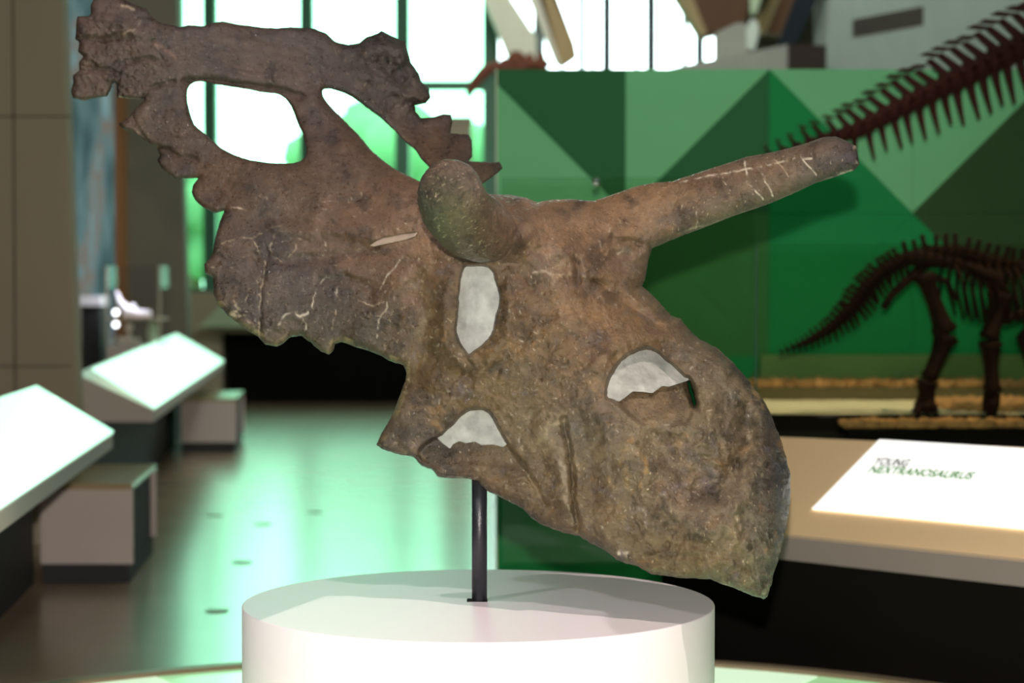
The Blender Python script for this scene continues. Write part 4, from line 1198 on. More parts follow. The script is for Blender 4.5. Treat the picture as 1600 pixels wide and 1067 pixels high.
# painted lines, pale / dark, some putting shade into hollows: points, half width px, colour, strength, relief
def pc_(r, g, b): return tuple(s2l((r, g, b)))
PALE = pc_(198, 180, 150); DARK = pc_(40, 32, 28); WHT = pc_(225, 215, 190)
PL = [([(1050,500),(1085,520),(1120,545),(1150,573),(1180,608),(1204,650),(1222,700),(1231,745),(1230,790)], 9, pc_(52,42,38), .6),
 ([(1216,840),(1205,890),(1198,925)], 5, pc_(60,62,56), .5), ([(760,600),(700,590),(650,560)], 10, pc_(120,98,66), .3), ([(640,640),(700,640),(740,625)], 9, pc_(120,96,56), .35),
 ([(715,405),(740,408),(775,402),(800,395)], 7, pc_(62,48,36), .5), ([(798,425),(804,470),(796,520),(775,570)], 9, pc_(74,58,42), .45), ([(905,640),(915,700),(925,780)], 12, pc_(84,72,58), .4),
 ([(1165,610),(1180,680),(1165,760),(1150,820)], 11, pc_(146,130,98), .4), ([(1132,640),(1140,700),(1122,760)], 7, pc_(72,60,46), .45),
 ([(1195,640),(1216,700),(1222,770),(1215,840)], 6, pc_(44,40,42), .55), ([(1040,680),(1075,715),(1112,765)], 14, pc_(92,80,80), .5),
 ([(660,430),(668,500),(655,560)], 11, pc_(112,90,56), .35), ([(700,420),(690,450),(690,520),(712,560)], 5, pc_(70,56,38), .45),
 ([(880,470),(930,500),(980,530)], 16, pc_(150,118,82), .3), ([(760,610),(830,640),(880,600)], 14, pc_(92,76,50), .35),
 ([(940,770),(1000,830),(1080,860)], 12, pc_(104,86,54), .3), ([(985,690),(970,720),(985,770)], 6, pc_(160,124,66), .4),
 ([(870,390),(930,425),(985,465)], 6, pc_(66,54,46), .45), ([(850,360),(900,350),(960,350)], 14, pc_(150,120,90), .3),
 ([(1050,420),(1010,430)], 3, pc_(80,66,52), .4), ([(600,370),(560,378),(520,384)], 4, pc_(70,54,44), .4), ([(430,415),(520,405),(600,395)], 4, pc_(66,54,46), .4),
 ([(690,720),(740,716),(790,730)], 6, pc_(70,56,42), .4), ([(820,650),(850,640),(880,650)], 8, pc_(136,120,92), .35), ([(1063,285),(1100,276),(1150,268),(1200,258),(1240,248),(1268,247)], 1.6, WHT, .8),
 ([(1163,250),(1166,268),(1168,285),(1180,297),(1192,312)], 1.7, WHT, .9), ([(1190,268),(1196,284),(1204,298),(1207,306)], 1.6, WHT, .85),
 ([(1130,277),(1134,288),(1141,297)], 1.2, WHT, .7), ([(1212,250),(1222,262),(1230,272),(1233,282)], 1.2, PALE, .7), ([(1252,246),(1262,258),(1275,273)], 1.4, WHT, .8),
 ([(1088,330),(1090,345),(1087,357)], 1.0, WHT, .8), ([(1060,365),(1080,357),(1110,350),(1150,337),(1200,320),(1240,303),(1300,277)], 2.0, PALE, .55),
 ([(1336,228),(1339,236)], 3.0, PALE, .9), ([(1338,256),(1341,260)], 3.0, WHT, .9), ([(1310,273),(1330,266)], 2.0, WHT, .7),
 ([(394,375),(404,392),(414,410),(413,430),(408,455),(405,490),(404,525)], 1.2, PALE, .5),
 ([(441,358),(428,368),(421,385),(424,400),(440,408)], 1.2, PALE, .45), ([(345,380),(370,372),(395,372),(420,358),(440,352)], 1.0, PALE, .35),
 ([(450,402),(464,388),(462,380)], 1.0, PALE, .4), ([(362,325),(385,326)], 1.4, PALE, .6), ([(487,480),(493,455),(503,440),(515,432)], 1.3, WHT, .6),
 ([(365,472),(372,482),(360,490),(375,495)], 3.0, PALE, .5), ([(382,495),(395,508)], 3, PALE, .5), ([(435,505),(445,494),(458,488),(468,495),(482,490)], 2.5, WHT, .55),
 ([(470,495),(478,505),(476,515)], 1.5, WHT, .6), ([(590,460),(600,440),(615,420),(632,398)], 1.2, WHT, .6), ([(603,455),(606,480),(590,500),(590,530)], 1.2, WHT, .6), ([(525,485),(520,505),(518,515)], 1.5, PALE, .6),
 ([(560,470),(585,478),(600,470)], 1.2, PALE, .5), ([(384,470),(390,450)], 1.4, PALE, .5),
 ([(193,52),(205,48),(212,55)], 2.5, PALE, .4), ([(195,50),(215,45),(220,32)], 1.5, PALE, .4), ([(245,70),(260,80),(275,90)], 4, pc_(130,100,84), .5), ([(190,10),(208,16)], 3.0, PALE, .4), ([(186,153),(220,154)], 1.5, PALE, .7),
 ([(1120,545),(1150,570),(1180,600)], 2, PALE, .4), ([(1172,600),(1190,630),(1200,650)], 3.5, pc_(150,125,85), .6), ([(1220,690),(1226,715)], 5, pc_(160,120,60), .6),
 ([(1180,620),(1210,670),(1228,720),(1232,780),(1222,840)], 6, pc_(52,46,46), .6), ([(1196,700),(1218,740),(1220,790)], 5, pc_(72,74,84), .5),
 ([(880,655),(890,700),(894,760),(900,820)], 1.8, DARK, .6), ([(900,408),(907,442)], 2.2, DARK, .7), ([(652,712),(660,690),(684,680),(716,649),(740,635),(768,642),(795,690),(826,740)], 1.6, DARK, .6),
 ([(870,470),(900,460)], 3, PALE, .0), ([(835,425),(848,423),(862,430)], 3.5, pc_(180,166,146), .55), ([(868,430),(885,432),(890,425)], 3, pc_(186,160,130), .5),
 ([(900,440),(940,460),(990,490),(1020,510)], 8, pc_(86,72,58), .55), ([(920,400),(960,430),(1000,455)], 6, pc_(90,76,64), .5), ([(963,370),(985,370)], 4, DARK, .6), ([(950,393),(985,393)], 5, pc_(84,78,58), .6), ([(965,396),(980,392)], 2, WHT, .6),
 ([(1030,350),(1060,342),(1090,335)], 7, pc_(78,70,66), .6), ([(1100,330),(1180,305),(1250,280)], 9, pc_(92,84,64), .45),
 ([(1080,262),(1180,240),(1290,218)], 7, pc_(84,72,62), .5), ([(1290,262),(1330,245)], 10, pc_(62,56,60), .6),
 ([(640,340),(690,320)], 10, pc_(140,112,88), .4), ([(540,382),(570,384)], 2, DARK, .4), ([(470,352),(530,362),(590,352)], 5, pc_(80,66,56), .35),
 ([(560,395),(520,400),(470,402)], 3, pc_(78,64,54), .35),
 ([(965,865),(985,868)], 5, WHT, .6), ([(940,855),(1000,885),(1060,898)], 4, pc_(120,120,80), .6), ([(1195,930),(1206,895)], 3, pc_(150,155,120), .6),
 ([(1000,700),(1010,730),(1000,760)], 5, pc_(150,118,66), .5), ([(1060,690),(1075,730),(1090,740)], 7, pc_(140,112,74), .5), ([(1035,770),(1070,760)], 6, pc_(110,98,96), .6), ([(1075,700),(1095,720),(1110,750)], 12, pc_(106,96,94), .5), ([(1050,760),(1090,790)], 8, pc_(104,94,92), .45),
 ([(985,790),(1000,800),(1010,815)], 7, pc_(150,138,130), .45), ([(950,745),(960,760)], 6, pc_(140,110,60), .4), ([(1105,670),(1120,720)], 6, pc_(122,114,104), .4), ([(960,640),(950,700),(955,740)], 6, pc_(112,98,82), .5),
 ([(840,690),(860,665),(880,660)], 6, pc_(160,146,112), .45), ([(810,690),(815,680),(825,672)], 2, WHT, .5), ([(860,700),(880,735),(885,780)], 5, pc_(146,134,116), .5), ([(895,820),(890,800),(880,780)], 2.5, pc_(176,164,140), .5),
 ([(655,705),(690,690),(760,705)], 9, pc_(66,58,52), .55), ([(700,745),(745,748)], 2, WHT, .4), ([(745,735),(760,745)], 4, PALE, .3),
 ([(350,400),(390,430),(400,480)], 14, pc_(66,60,56), .35), ([(490,450),(540,440),(580,460)], 12, pc_(70,62,54), .35), ([(560,500),(600,520)], 10, pc_(70,62,50), .3),
 ([(570,75),(620,80),(650,120)], 14, pc_(48,46,40), .5), ([(580,120),(640,140)], 8, pc_(46,44,40), .4), ([(640,210),(690,245)], 8, pc_(66,50,40), .4),
 ([(500,130),(508,145)], 6, pc_(56,44,38), .5), ([(700,210),(730,215),(730,245)], 6, pc_(58,48,42), .4),
 ([(630,440),(680,460),(650,520)], 10, pc_(122,112,90), .25), ([(616,690),(600,700)], 4, PALE, .35), ([(690,420),(700,390)], 10, pc_(80,62,44), .5), ([(780,400),(800,430),(795,470)], 8, pc_(80,66,52), .5)]

ALLC = {}
def build_skull():
    step = 1.6
    gx_ = np.arange(104, 1352, step); gy_ = np.arange(-14, 944, step)
    X, Y = np.meshgrid(gx_, gy_)
    nr, nc = X.shape
    sd, bx_, by_ = poly_sdf([OUT, H1, H2], X, Y)
    sub = (X > 1050) & (X < 1110) & (Y > 570) & (Y < 660)
    s2 = np.full(X.shape, -99.0); sx2 = X.copy(); sy2 = Y.copy()
    a, b, c = poly_sdf([SLIT], X[sub], Y[sub])
    s2[sub] = a; sx2[sub] = b; sy2[sub] = c       # positive inside slit
    tot = np.minimum(sd, -s2)
    useslit = (-s2) < sd
    cx_ = np.where(useslit, sx2, bx_); cy_ = np.where(useslit, sy2, by_)
    inside = tot > 0
    # kept cells: centre inside
    cc = (tot[:-1, :-1] + tot[1:, :-1] + tot[:-1, 1:] + tot[1:, 1:]) / 4 > 0
    used = np.zeros(X.shape, bool)
    used[:-1, :-1] |= cc; used[1:, :-1] |= cc; used[:-1, 1:] |= cc; used[1:, 1:] |= cc
    # boundary nodes: used nodes with an unkept neighbouring cell
    kc = np.zeros((nr + 1, nc + 1), int); kc[1:-1, 1:-1] = cc
    nk = kc[:-1, :-1] + kc[1:, :-1] + kc[:-1, 1:] + kc[1:, 1:]
    bnd = used & (nk < 4)
    PX = X.copy(); PY = Y.copy()
    PX[bnd] = cx_[bnd]; PY[bnd] = cy_[bnd]
    s_out = np.where(bnd & ~useslit, 0, np.maximum(sd, 0))
    s_sl = np.where(bnd & useslit, 0, np.maximum(-s2, 0))
    V = tps(CP, X, Y, 0.002)
    Fd, Hh, Rr = V[..., 0] * np.where(V[..., 0] > 0.2, 1, 1), np.clip(V[..., 1], .018, .16), np.clip(V[..., 2], 9, 60)
    pf_ = np.sqrt(np.clip(1 - (1 - np.clip(s_out / Rr, 0, 1)) ** 2, 0, 1))
    pf2 = np.sqrt(np.clip(1 - (1 - np.clip(s_sl / 9.0, 0, 1)) ** 2, 0, 1))
    pr = np.minimum(pf_, pf2)
    # surface relief
    face = sstep(620, 720, X) * (1 - sstep(-1, 1, (X < 800) & (Y < 280)))
    horn = (X > 1015) & (Y < 400)
    rel = np.zeros(X.shape)
    for pts, sg, h in ST:
        xs = [p[0] for p in pts]; ys = [p[1] for p in pts]
        m = (X > min(xs) - 3 * sg) & (X < max(xs) + 3 * sg) & (Y > min(ys) - 3 * sg) & (Y < max(ys) + 3 * sg)
        xx = X[m] + 3 * fbm(X[m], Y[m], 18, 2, 5); yy = Y[m] + 3 * fbm(X[m], Y[m], 18, 2, 6)
        d2 = np.full(xx.shape, 1e9)
        for (x0, y0), (x1, y1) in zip(pts[:-1], pts[1:]):
            dx, dy = x1 - x0, y1 - y0
            t = np.clip(((xx - x0) * dx + (yy - y0) * dy) / (dx * dx + dy * dy), 0, 1)
            d2 = np.minimum(d2, (xx - x0 - t * dx) ** 2 + (yy - y0 - t * dy) ** 2)
        rel[m] += h * np.exp(-d2 / (2 * sg * sg))
    wx_, wy_ = X + 14 * fbm(X, Y, 60, 3, 31), Y + 14 * fbm(X, Y, 60, 3, 32)
    n1 = fbm(wx_, wy_, 70, 4, 1)
    n2 = fbm(wx_, wy_, 22, 4, 2)
    rid = 1 - np.abs(fbm(wx_, wy_, 34, 3, 8)) * 2
    n3 = fbm(X, Y, 6.5, 3, 3)
    beak = sstep(940, 1040, X) * sstep(620, 720, Y)
    rough_ = np.clip(0.25 + 0.75 * face + 0.5 * beak - 0.55 * horn, 0.2, 1.6)
    crumb = np.exp(-(((X - 180) / 90) ** 2 + ((Y - 90) / 80) ** 2)) + np.exp(-(((X - 630) / 50) ** 2 + ((Y - 110) / 55) ** 2)) + 0.8 * np.exp(-(((X - 390) / 60) ** 2 + ((Y - 505) / 28) ** 2))
    rel *= 1.9
    pit = -sstep(0.25, 0.6, fbm(wx_, wy_, 13, 3, 9))
    rel += n1 * .014 * (0.35 + rough_ * .65) + n2 * .0095 * rough_ + rid * .006 * rough_ + n3 * (.0022 * rough_ + .0045 * crumb) + n2 * .012 * crumb + pit * .005 * (rough_ + crumb)
    fib = fbm(X * 0.25 + Y * 0.05, Y * 1.0 - X * 0.25, 10, 3, 71)      # fibrous bone grain
    rel += fib * .0026 * (1 - face * 0.4)
    # recesses
    rec = np.zeros(X.shape)
    def recess(poly, depth, wall, grad=None):
        xs = [p[0] for p in poly]; ys = [p[1] for p in poly]
        m = (X > min(xs) - 12) & (X < max(xs) + 12) & (Y > min(ys) - 12) & (Y < max(ys) + 12)
        d, _, _ = poly_sdf([poly], X[m], Y[m])
        v = depth * sstep(-0.6, wall, d)
        if grad is not None: v = v * grad(X[m], Y[m])
        rec[m] += v
    recess(ORB, .045, 5)
    recess(NOS, .058, 7, lambda x, y: np.clip((676 - y) / 70, 0.0, 1) ** 0.8)
    recess(LOW, .034, 6, lambda x, y: np.clip((756 - y) / 60, 0, 1))
    recess(SLOT, .008, 3)
    rel = rel * (1 - 0.9 * np.clip(rec / 0.02, 0, 1))
    mid = Fd + Hh
    edge_fade = np.clip(pr * 1.4, 0, 1)
    front = D0 + mid - Hh * pr - rel * edge_fade + rec * np.clip(pr * 2, 0, 1)
    back = D0 + mid + Hh * pr + .4 * rel * edge_fade
    back = np.maximum(back, front + 0.012 * pr)
    # colour
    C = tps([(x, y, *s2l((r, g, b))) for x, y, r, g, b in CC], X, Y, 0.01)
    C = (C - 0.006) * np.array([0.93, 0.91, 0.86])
    C = np.clip(C, 0.02, 0.4) * (0.64 + 0.36 * sstep(560, 700, X))[..., None] * (1.0 - 0.26 * sstep(560, 760, X + 0.3 * Y - 100))[..., None]  # frill and face colour scaled down to offset spot and flash brightness
    mot = fbm(wx_, wy_, 26, 4, 21); mot2 = fbm(X, Y, 90, 3, 22); mot3 = fbm(X, Y, 8, 3, 23)
    dark = sstep(0.05, 0.5, mot) * 0.46 + sstep(0.15, 0.5, mot3) * 0.12
    lite = sstep(-0.08, -0.5, mot) * 0.30 + sstep(-0.2, -0.5, mot3) * 0.06
    C = C * (1 - dark)[..., None] * (1 + lite)[..., None] * (1 + 0.10 * mot2)[..., None]
    warm = fbm(X, Y, 45, 3, 25)
    C[..., 0] *= 1 + 0.10 * warm; C[..., 2] *= 1 - 0.16 * warm
    C = C * (1 + 0.9 * (fbm(X, Y, 15, 3, 27) * sstep(600, 700, X) * 0.35))[..., None]
    # shade painted into cavities, ridges made paler
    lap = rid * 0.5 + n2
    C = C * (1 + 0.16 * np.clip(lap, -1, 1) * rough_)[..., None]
    G = 0.10 + 0.28 * face + 0.25 * beak + 0.10 * horn                      # gloss mask
    G = G + 0.5 * np.exp(-(((X - 1215) / 30) ** 2 + ((Y - 780) / 120) ** 2))
    G = np.clip(G + 0.25 * n2 * face, 0, 1)
    rel2 = np.zeros(X.shape)
    def paint(pts, hw, col, al, h=0.0, jag=1.6):
        x0 = int((min(p[0] for p in pts) - 3 * hw - 4 - gx_[0]) / step); x1 = int((max(p[0] for p in pts) + 3 * hw + 4 - gx_[0]) / step) + 1
        y0 = int((min(p[1] for p in pts) - 3 * hw - 4 - gy_[0]) / step); y1 = int((max(p[1] for p in pts) + 3 * hw + 4 - gy_[0]) / step) + 1
        x0, y0 = max(x0, 0), max(y0, 0)
        if x1 <= x0 or y1 <= y0: return
        xx = X[y0:y1, x0:x1]; yy = Y[y0:y1, x0:x1]
        j = jag * (1 + hw * 0.5)
        ux = xx + j * fbm(xx, yy, 7 + hw, 2, 41); uy = yy + j * fbm(xx, yy, 7 + hw, 2, 42)
        d2 = np.full(xx.shape, 1e9)
        for (ax, ay), (bx2, by2) in zip(pts[:-1], pts[1:]):
            dx, dy = bx2 - ax, by2 - ay
            t = np.clip(((ux - ax) * dx + (uy - ay) * dy) / (dx * dx + dy * dy + 1e-9), 0, 1)
            d2 = np.minimum(d2, (ux - ax - t * dx) ** 2 + (uy - ay - t * dy) ** 2)
        hw_ = max(hw * 0.75, 0.55 * step)
        a_ = al * np.exp(-(d2 / (hw_ * hw_)) ** 1.3) * np.clip(0.7 + 1.7 * fbm(xx, yy, 6 + hw, 3, 43), 0, 1.25)
        a_ = np.clip(a_, 0, 1)
        C[y0:y1, x0:x1] = C[y0:y1, x0:x1] * (1 - a_[..., None]) + np.array(col) * a_[..., None]
        rel2[y0:y1, x0:x1] += h * a_
    for pts, hw, col, al in PL:
        if al > 0: paint(pts, hw, col, al * (0.75 if hw < 3.2 and col[0] > 0.2 else 1.0), -.0012 if hw < 3.2 else 0, 0.7 if pts[0][0] > 1020 and hw < 2.2 else 1.6)
    # random chips, scratches, blotches
    for k in range(1300):
        if k % 4 == 0:
            x, y = rng.uniform(300, 700), rng.uniform(300, 560)
        else:
            x, y = rng.uniform(600, 1235), rng.uniform(330, 930)
        a0 = rng.normal(1.0, 0.8); L = rng.uniform(1, 7)
        col = WHT if rng.random() < 0.4 else PALE
        paint([(x, y), (x + L * math.cos(a0), y + L * math.sin(a0))], rng.uniform(0.4, 1.0), col, rng.uniform(0.05, 0.5) ** 1.2 * (0.7 if k % 4 == 0 else 1), .0006, 1.0)
    for k in range(420):   # specks on frill
        x, y = rng.uniform(130, 700), rng.uniform(20, 340)
        paint([(x, y), (x + 1, y + 1)], 0.8, pc_(150, 124, 104), rng.uniform(0.15, 0.5), 0, 0.5)
    for k in range(380):   # worn patches
        x, y = rng.uniform(650, 1225), rng.uniform(350, 920)
        a0 = rng.normal(1.1, 0.7); L = rng.uniform(5, 30)
        col = [pc_(138, 120, 94), pc_(66, 54, 44), pc_(98, 88, 86), pc_(138, 102, 58), pc_(84, 66, 46)][rng.integers(5)]
        paint([(x, y), (x + L * math.cos(a0), y + L * math.sin(a0))], rng.uniform(2, 8), col, rng.uniform(0.1, 0.5), .001 * rng.normal(), 4)
    # low jagged edge tinted pale green brown
    low = (Y > 470) & (s_out < 9) & (X < 640)
    lw = (0.45 * sstep(-0.2, 0.5, fbm(X, Y, 14, 3, 88)))[low][:, None]
    C[low] = C[low] * (1 - lw) + np.array(pc_(140, 128, 84)) * lw
    front = front - rel2 * edge_fade
    # inside of recesses
    nosm, _, _ = poly_sdf([NOS], X, Y) if False else (None, None, None)
    # ragged warp of positions
    hk = np.where((X > 850) & (Y < 400), 0.4, 1.0 + 0.7 * sstep(430, 520, Y))
    WX = hk * (5.0 * fbm(X, Y, 13, 3, 51) + 2.6 * fbm(X, Y, 6, 2, 53)); WY_ = hk * (5.0 * fbm(X, Y, 13, 3, 52) + 2.6 * fbm(X, Y, 6, 2, 54))
    rag = 1 - 0.85 * (np.maximum(-s2, -99) > -25)
    PX = PX + WX * rag; PY = PY + WY_ * rag
    idx = -np.ones(X.shape, int)
    idx[used] = np.arange(used.sum())
    nF = used.sum()
    inner = used & ~bnd
    bidx = idx.copy()
    bidx[inner] = nF + np.arange(inner.sum())
    vf = PN(PX[used], PY[used], front[used])
    mid_b = (front + back) / 2
    fb = np.where(bnd, D0 + mid, front)
    vf = PN(PX[used], PY[used], fb[used])
    vb = PN(PX[inner], PY[inner], back[inner])
    verts = np.concatenate([vf, vb])
    I, J = np.nonzero(cc)
    qf = np.stack([idx[I, J], idx[I + 1, J], idx[I + 1, J + 1], idx[I, J + 1]], -1)
    qb = np.stack([bidx[I, J], bidx[I, J + 1], bidx[I + 1, J + 1], bidx[I + 1, J]], -1)
    quads = np.concatenate([qf, qb])
    cxq, cyq = X[I, J], Y[I, J]
    # vertex normals from the whole surface, so the parts meet without a seam
    nrm_ = np.zeros_like(verts)
    A_, B_, C_, D_ = (verts[quads[:, k]] for k in range(4))
    fn = np.cross(C_ - A_, D_ - B_)
    for k in range(4):
        for ax in range(3):
            nrm_[:, ax] += np.bincount(quads[:, k], fn[:, ax], len(verts))
    nrm_ /= np.linalg.norm(nrm_, axis=1)[:, None] + 1e-12
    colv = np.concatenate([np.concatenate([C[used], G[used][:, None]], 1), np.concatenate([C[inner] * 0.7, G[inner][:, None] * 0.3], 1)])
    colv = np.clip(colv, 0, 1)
    # regions
    def inpoly(p, x, y):
        d, _, _ = poly_sdf([p], x.astype(float), y.astype(float))
        return d > 0
    jx = cxq + 5 * fbm(cxq, cyq, 15, 2, 61)
    frill = inpoly([(90, -30), (800, -30), (800, 285), (740, 300), (690, 320), (672, 380), (640, 430), (618, 500), (628, 580), (560, 620), (90, 620)], jx, cyq)
    fhorn = inpoly([(1020, 200), (1400, 180), (1400, 330), (1020, 420)], jx, cyq)
    bk_ = inpoly([(1165, 640), (1260, 600), (1260, 980), (1085, 980), (1110, 850), (1150, 760)], jx, cyq)
    lab = np.zeros(len(cxq), int)
    lab[frill] = 1; lab[fhorn] = 2; lab[bk_] = 3
    return verts, quads, np.concatenate([lab, lab]), nrm_, colv, (X, Y, Fd, tot, gx_, gy_, step)

verts, quads, lab, vn, colv, FIELD = build_skull()
skull = thing('horned_skull', 'large brown horned dinosaur skull cast with holed frill on the white pedestal', 'skull', (PC.x, 4.62, P(749, 750, 4.62).z))

def mesh_from(verts, quads, nrm_, colv, name, parent, m):
    u, inv = np.unique(quads, return_inverse=True)
    q = inv.reshape(quads.shape)
    me = bpy.data.meshes.new(name)
    me.vertices.add(len(u)); me.vertices.foreach_set('co', verts[u].astype(np.float32).ravel())
    me.loops.add(q.size); me.loops.foreach_set('vertex_index', q.astype(np.int32).ravel())
    me.polygons.add(len(q)); me.polygons.foreach_set('loop_start', np.arange(0, q.size, 4, dtype=np.int32))
    me.polygons.foreach_set('use_smooth', np.ones(len(q), bool))
    me.update(calc_edges=True)
    at = me.color_attributes.new('Col', 'FLOAT_COLOR', 'POINT')
    at.data.foreach_set('color', colv[u].astype(np.float32).ravel())
    if nrm_ is not None:
        me.normals_split_custom_set_from_vertices(nrm_[u].astype(np.float32))
    me.materials.append(m)
    return link(name, me, m, parent)

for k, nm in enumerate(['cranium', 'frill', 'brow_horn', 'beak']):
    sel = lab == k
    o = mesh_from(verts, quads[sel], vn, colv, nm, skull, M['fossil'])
    if k == 2: o['label'] = 'long far brow horn with pale cracks, pointing right'
    if k == 3: o['label'] = 'darker glossy down-pointing beak tip'

# near brow horn pointing at the viewer
def near_horn():
    ctl = [(700, 291, 4.03, .044), (701, 292.5, 4.045, .058), (703, 297, 4.07, .0655), (706, 312, 4.13, .070), (713, 328, 4.21, .0735), (724, 342, 4.29, .0745), (740, 353, 4.37, .076), (758, 362, 4.47, .070), (780, 371, 4.62, .050)]
    ctl = np.array(ctl, float)
    tt = np.linspace(0, len(ctl) - 1, 150)
    cs = np.stack([np.interp(tt, np.arange(len(ctl)), ctl[:, k]) for k in range(4)], 1)
    for _ in range(30):
        cs[1:-1] = (cs[:-2] + 2 * cs[1:-1] + cs[2:]) / 4
    cen = PN(cs[:, 0], cs[:, 1], cs[:, 2])
    tan = np.gradient(cen, axis=0); tan /= np.linalg.norm(tan, axis=1)[:, None]
    up = np.array([0, 0, 1.0])
    a = np.cross(tan, up); a /= np.linalg.norm(a, axis=1)[:, None]
    b = np.cross(a, tan)
    NSG = 200
    th = np.linspace(0, 2 * np.pi, NSG, endpoint=False)
    rings = []
    # end cap rings
    t0 = tan[0]
    capn = 22
    for k in range(capn):
        f = k / capn
        rr = cs[0, 3] * math.sin(f * math.pi / 2)
        off = -t0 * 0.016 * math.cos(f * math.pi / 2)
        rings.append((cen[0] + off, max(rr, 1e-4), a[0], b[0], k))
    for i in range(len(cs)):
        rings.append((cen[i], cs[i, 3], a[i], b[i], capn + i))
    vv = []
    s_, c_ = math.sin(PITCH), math.cos(PITCH)
    for c, r, aa, bb, k in rings:
        rad = np.cos(th)[:, None] * aa + np.sin(th)[:, None] * bb
        pos = c + rad * r
        q0 = pos * 620          # noise in metres space, sliced two ways
        nz = 0.5 * fbm(q0[:, 0] + 500, q0[:, 2] + 50 + 0.4 * q0[:, 1], 16, 4, 77) + 0.5 * fbm(q0[:, 0] + 0.5 * q0[:, 1], q0[:, 1] * 0.6 + 500 + q0[:, 2] * 0.3, 20, 3, 76)
        fine = fbm(q0[:, 0] + 500 + 0.3 * q0[:, 1], q0[:, 2] * 1.0 + 50 - 0.5 * q0[:, 1], 4.5, 3, 78)
        tipk = max(0, 1 - k / 60.0)
        groove = fbm(np.cos(th) * 25 + 100 + k * 0.02, np.sin(th) * 25 + 100, 5, 3, 79) * (1 - tipk)
        pos = pos + rad * (min(r, 0.07) * (nz * (0.07 + 0.10 * tipk) + fine * (0.02 + 0.05 * tipk) + groove * 0.035))[:, None]
        pos = pos - t0 * (nz * 0.024 * tipk + fine * 0.007 * tipk)[:, None]
        vv.append(pos)
    vv = np.array(vv)
    nR = len(vv)
    verts_ = vv.reshape(-1, 3)
    ii, jj = np.meshgrid(np.arange(nR - 1), np.arange(NSG), indexing='ij')
    j2 = (jj + 1) % NSG
    q = np.stack([ii * NSG + jj, (ii + 1) * NSG + jj, (ii + 1) * NSG + j2, ii * NSG + j2], -1).reshape(-1, 4)
    # colours from projected position
    y_ = verts_[:, 1]
    s_, c_ = math.sin(PITCH), math.cos(PITCH)
    rel = verts_ - np.array([0, 0, CAMZ])
    fz = rel[:, 1] * c_ - rel[:, 2] * s_
    ux = 800 + F * rel[:, 0] / fz; uy = 533.5 - F * (rel[:, 2] * c_ + rel[:, 1] * s_) / fz
    HC = [(665,270,88,72,58),(700,262,96,84,72),(740,285,92,88,86),(745,305,120,98,78),(670,310,66,58,48),(700,310,72,68,54),(720,300,100,90,72),(665,345,56,58,46),(690,350,74,80,56),(704,347,128,128,84),(725,335,100,88,64),(690,378,60,60,46),(720,395,84,72,50),(740,360,88,70,52),(770,345,122,94,74),(760,385,96,76,56),(800,370,124,98,80),(780,400,100,80,62),(680,250,100,78,60)]
    C = tps([(x, y, *s2l((r, g, b_))) for x, y, r, g, b_ in HC], ux, uy, 0.01)
    mot = fbm(ux, uy, 12, 4, 91); sp_ = fbm(ux * 0.5, uy + ux * 0.3, 3.2, 2, 92)
    C = C * (1 - 0.35 * sstep(0.1, 0.5, mot))[:, None]
    k1 = (sstep(0.5, 0.7, sp_) * 0.45)[:, None]
    C = C * (1 - k1) + np.array(pc_(190, 180, 150)) * k1
    C = np.clip(C, 0.01, 0.6)
    G = np.clip(0.95 - 0.5 * sstep(760, 810, ux) + 0 * C[:, 0], 0, 1)
    nrm_ = None
    return verts_, q, np.concatenate([C, G[:, None]], 1)
hv, hq, hc = near_horn()
o = mesh_from(hv, hq, None, hc, 'brow_horn', skull, M['fossil'])
o['label'] = 'near brow horn pointing at the viewer, glossy worn tip'

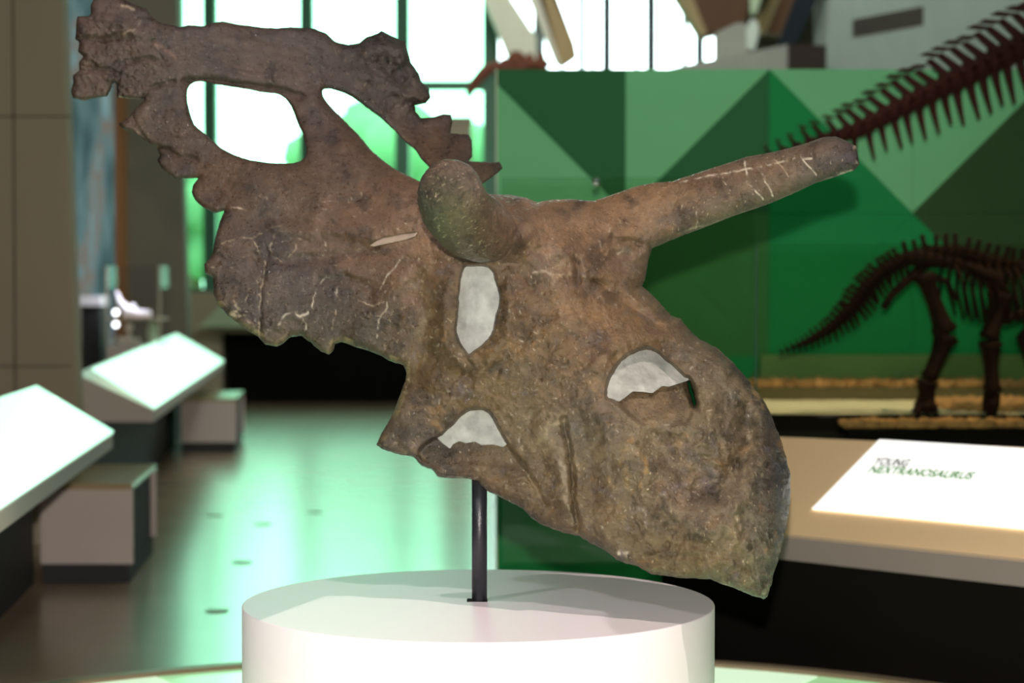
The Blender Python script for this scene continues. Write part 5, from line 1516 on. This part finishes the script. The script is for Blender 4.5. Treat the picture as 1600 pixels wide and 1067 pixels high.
# plaster fills seated in the openings
def plug(name, poly, off, m, parent, grow=1.05, thick=0.006, amp=.003, tilt=None):
    cxp = sum(p[0] for p in poly) / len(poly); cyp = sum(p[1] for p in poly) / len(poly)
    pl = [(cxp + (x - cxp) * grow, cyp + (y - cyp) * grow) for x, y in poly]
    xs = [p[0] for p in pl]; ys = [p[1] for p in pl]
    st = 2.0
    X, Y = np.meshgrid(np.arange(min(xs) - 3, max(xs) + 3, st), np.arange(min(ys) - 3, max(ys) + 3, st))
    d, bx_, by_ = poly_sdf([pl], X, Y)
    cc = (d[:-1, :-1] + d[1:, :-1] + d[:-1, 1:] + d[1:, 1:]) > 0
    used = np.zeros(X.shape, bool)
    used[:-1, :-1] |= cc; used[1:, :-1] |= cc; used[:-1, 1:] |= cc; used[1:, 1:] |= cc
    kc = np.zeros((X.shape[0] + 1, X.shape[1] + 1), int); kc[1:-1, 1:-1] = cc
    nk = kc[:-1, :-1] + kc[1:, :-1] + kc[:-1, 1:] + kc[1:, 1:]
    bnd = used & (nk < 4)
    PX = np.where(bnd, bx_, X); PY = np.where(bnd, by_, Y)
    Fd = tps(CP, PX, PY, 0.002)[..., 0] + D0 + off + amp * fbm(X, Y, 30, 3, 5) + amp * 0.4 * fbm(X, Y, 8, 2, 6)
    if tilt: Fd = Fd + tilt(PX, PY)
    idx = -np.ones(X.shape, int); idx[used] = np.arange(used.sum()); n = used.sum()
    vf = PN(PX[used], PY[used], Fd[used]); vb = PN(PX[used], PY[used], Fd[used] + thick)
    I, J = np.nonzero(cc)
    qf = np.stack([idx[I, J], idx[I + 1, J], idx[I + 1, J + 1], idx[I, J + 1]], -1)
    qb = qf[:, ::-1] + n
    # side walls
    from collections import Counter
    ed = Counter()
    for q4 in qf.tolist():
        for k in range(4):
            a, b = q4[k], q4[(k + 1) % 4]
            ed[(a, b)] += 1
    side = [(b, a, a + n, b + n) for (a, b) in ed if (b, a) not in ed]
    quads = np.concatenate([qf, qb, np.array(side)])
    vs = np.concatenate([vf, vb])
    return mesh_from(vs, quads, None, np.full((len(vs), 4), 0.5), name, parent, m)
cran = [c for c in skull.children if c.name == 'cranium'][0]
fr_ = [c for c in skull.children if c.name == 'frill'][0]
p1 = plug('plaster_fill', ORB, .026, M['plaster'], skull, 1.06)
p1['label'] = 'smooth grey white fill in the eye socket'
p2 = plug('plaster_fill', NOSW, .036, M['plaster'], skull, 1.02, amp=.006, tilt=lambda x, y: -.00035 * (x - 1010) * 0 + .00025 * (600 - y))
p2['label'] = 'rough grey white fill in the top of the nostril'
p3 = plug('plaster_fill', LOWW, .026, M['plaster'], skull, 1.02)
p3['label'] = 'grey white fill in the lower cheek opening'
p4 = plug('plaster_fill', SLOT, -.007, M['plaster_slot'], skull, 0.96, amp=.001)
p4['label'] = 'pale sliver of fill in the long slot behind the near horn'
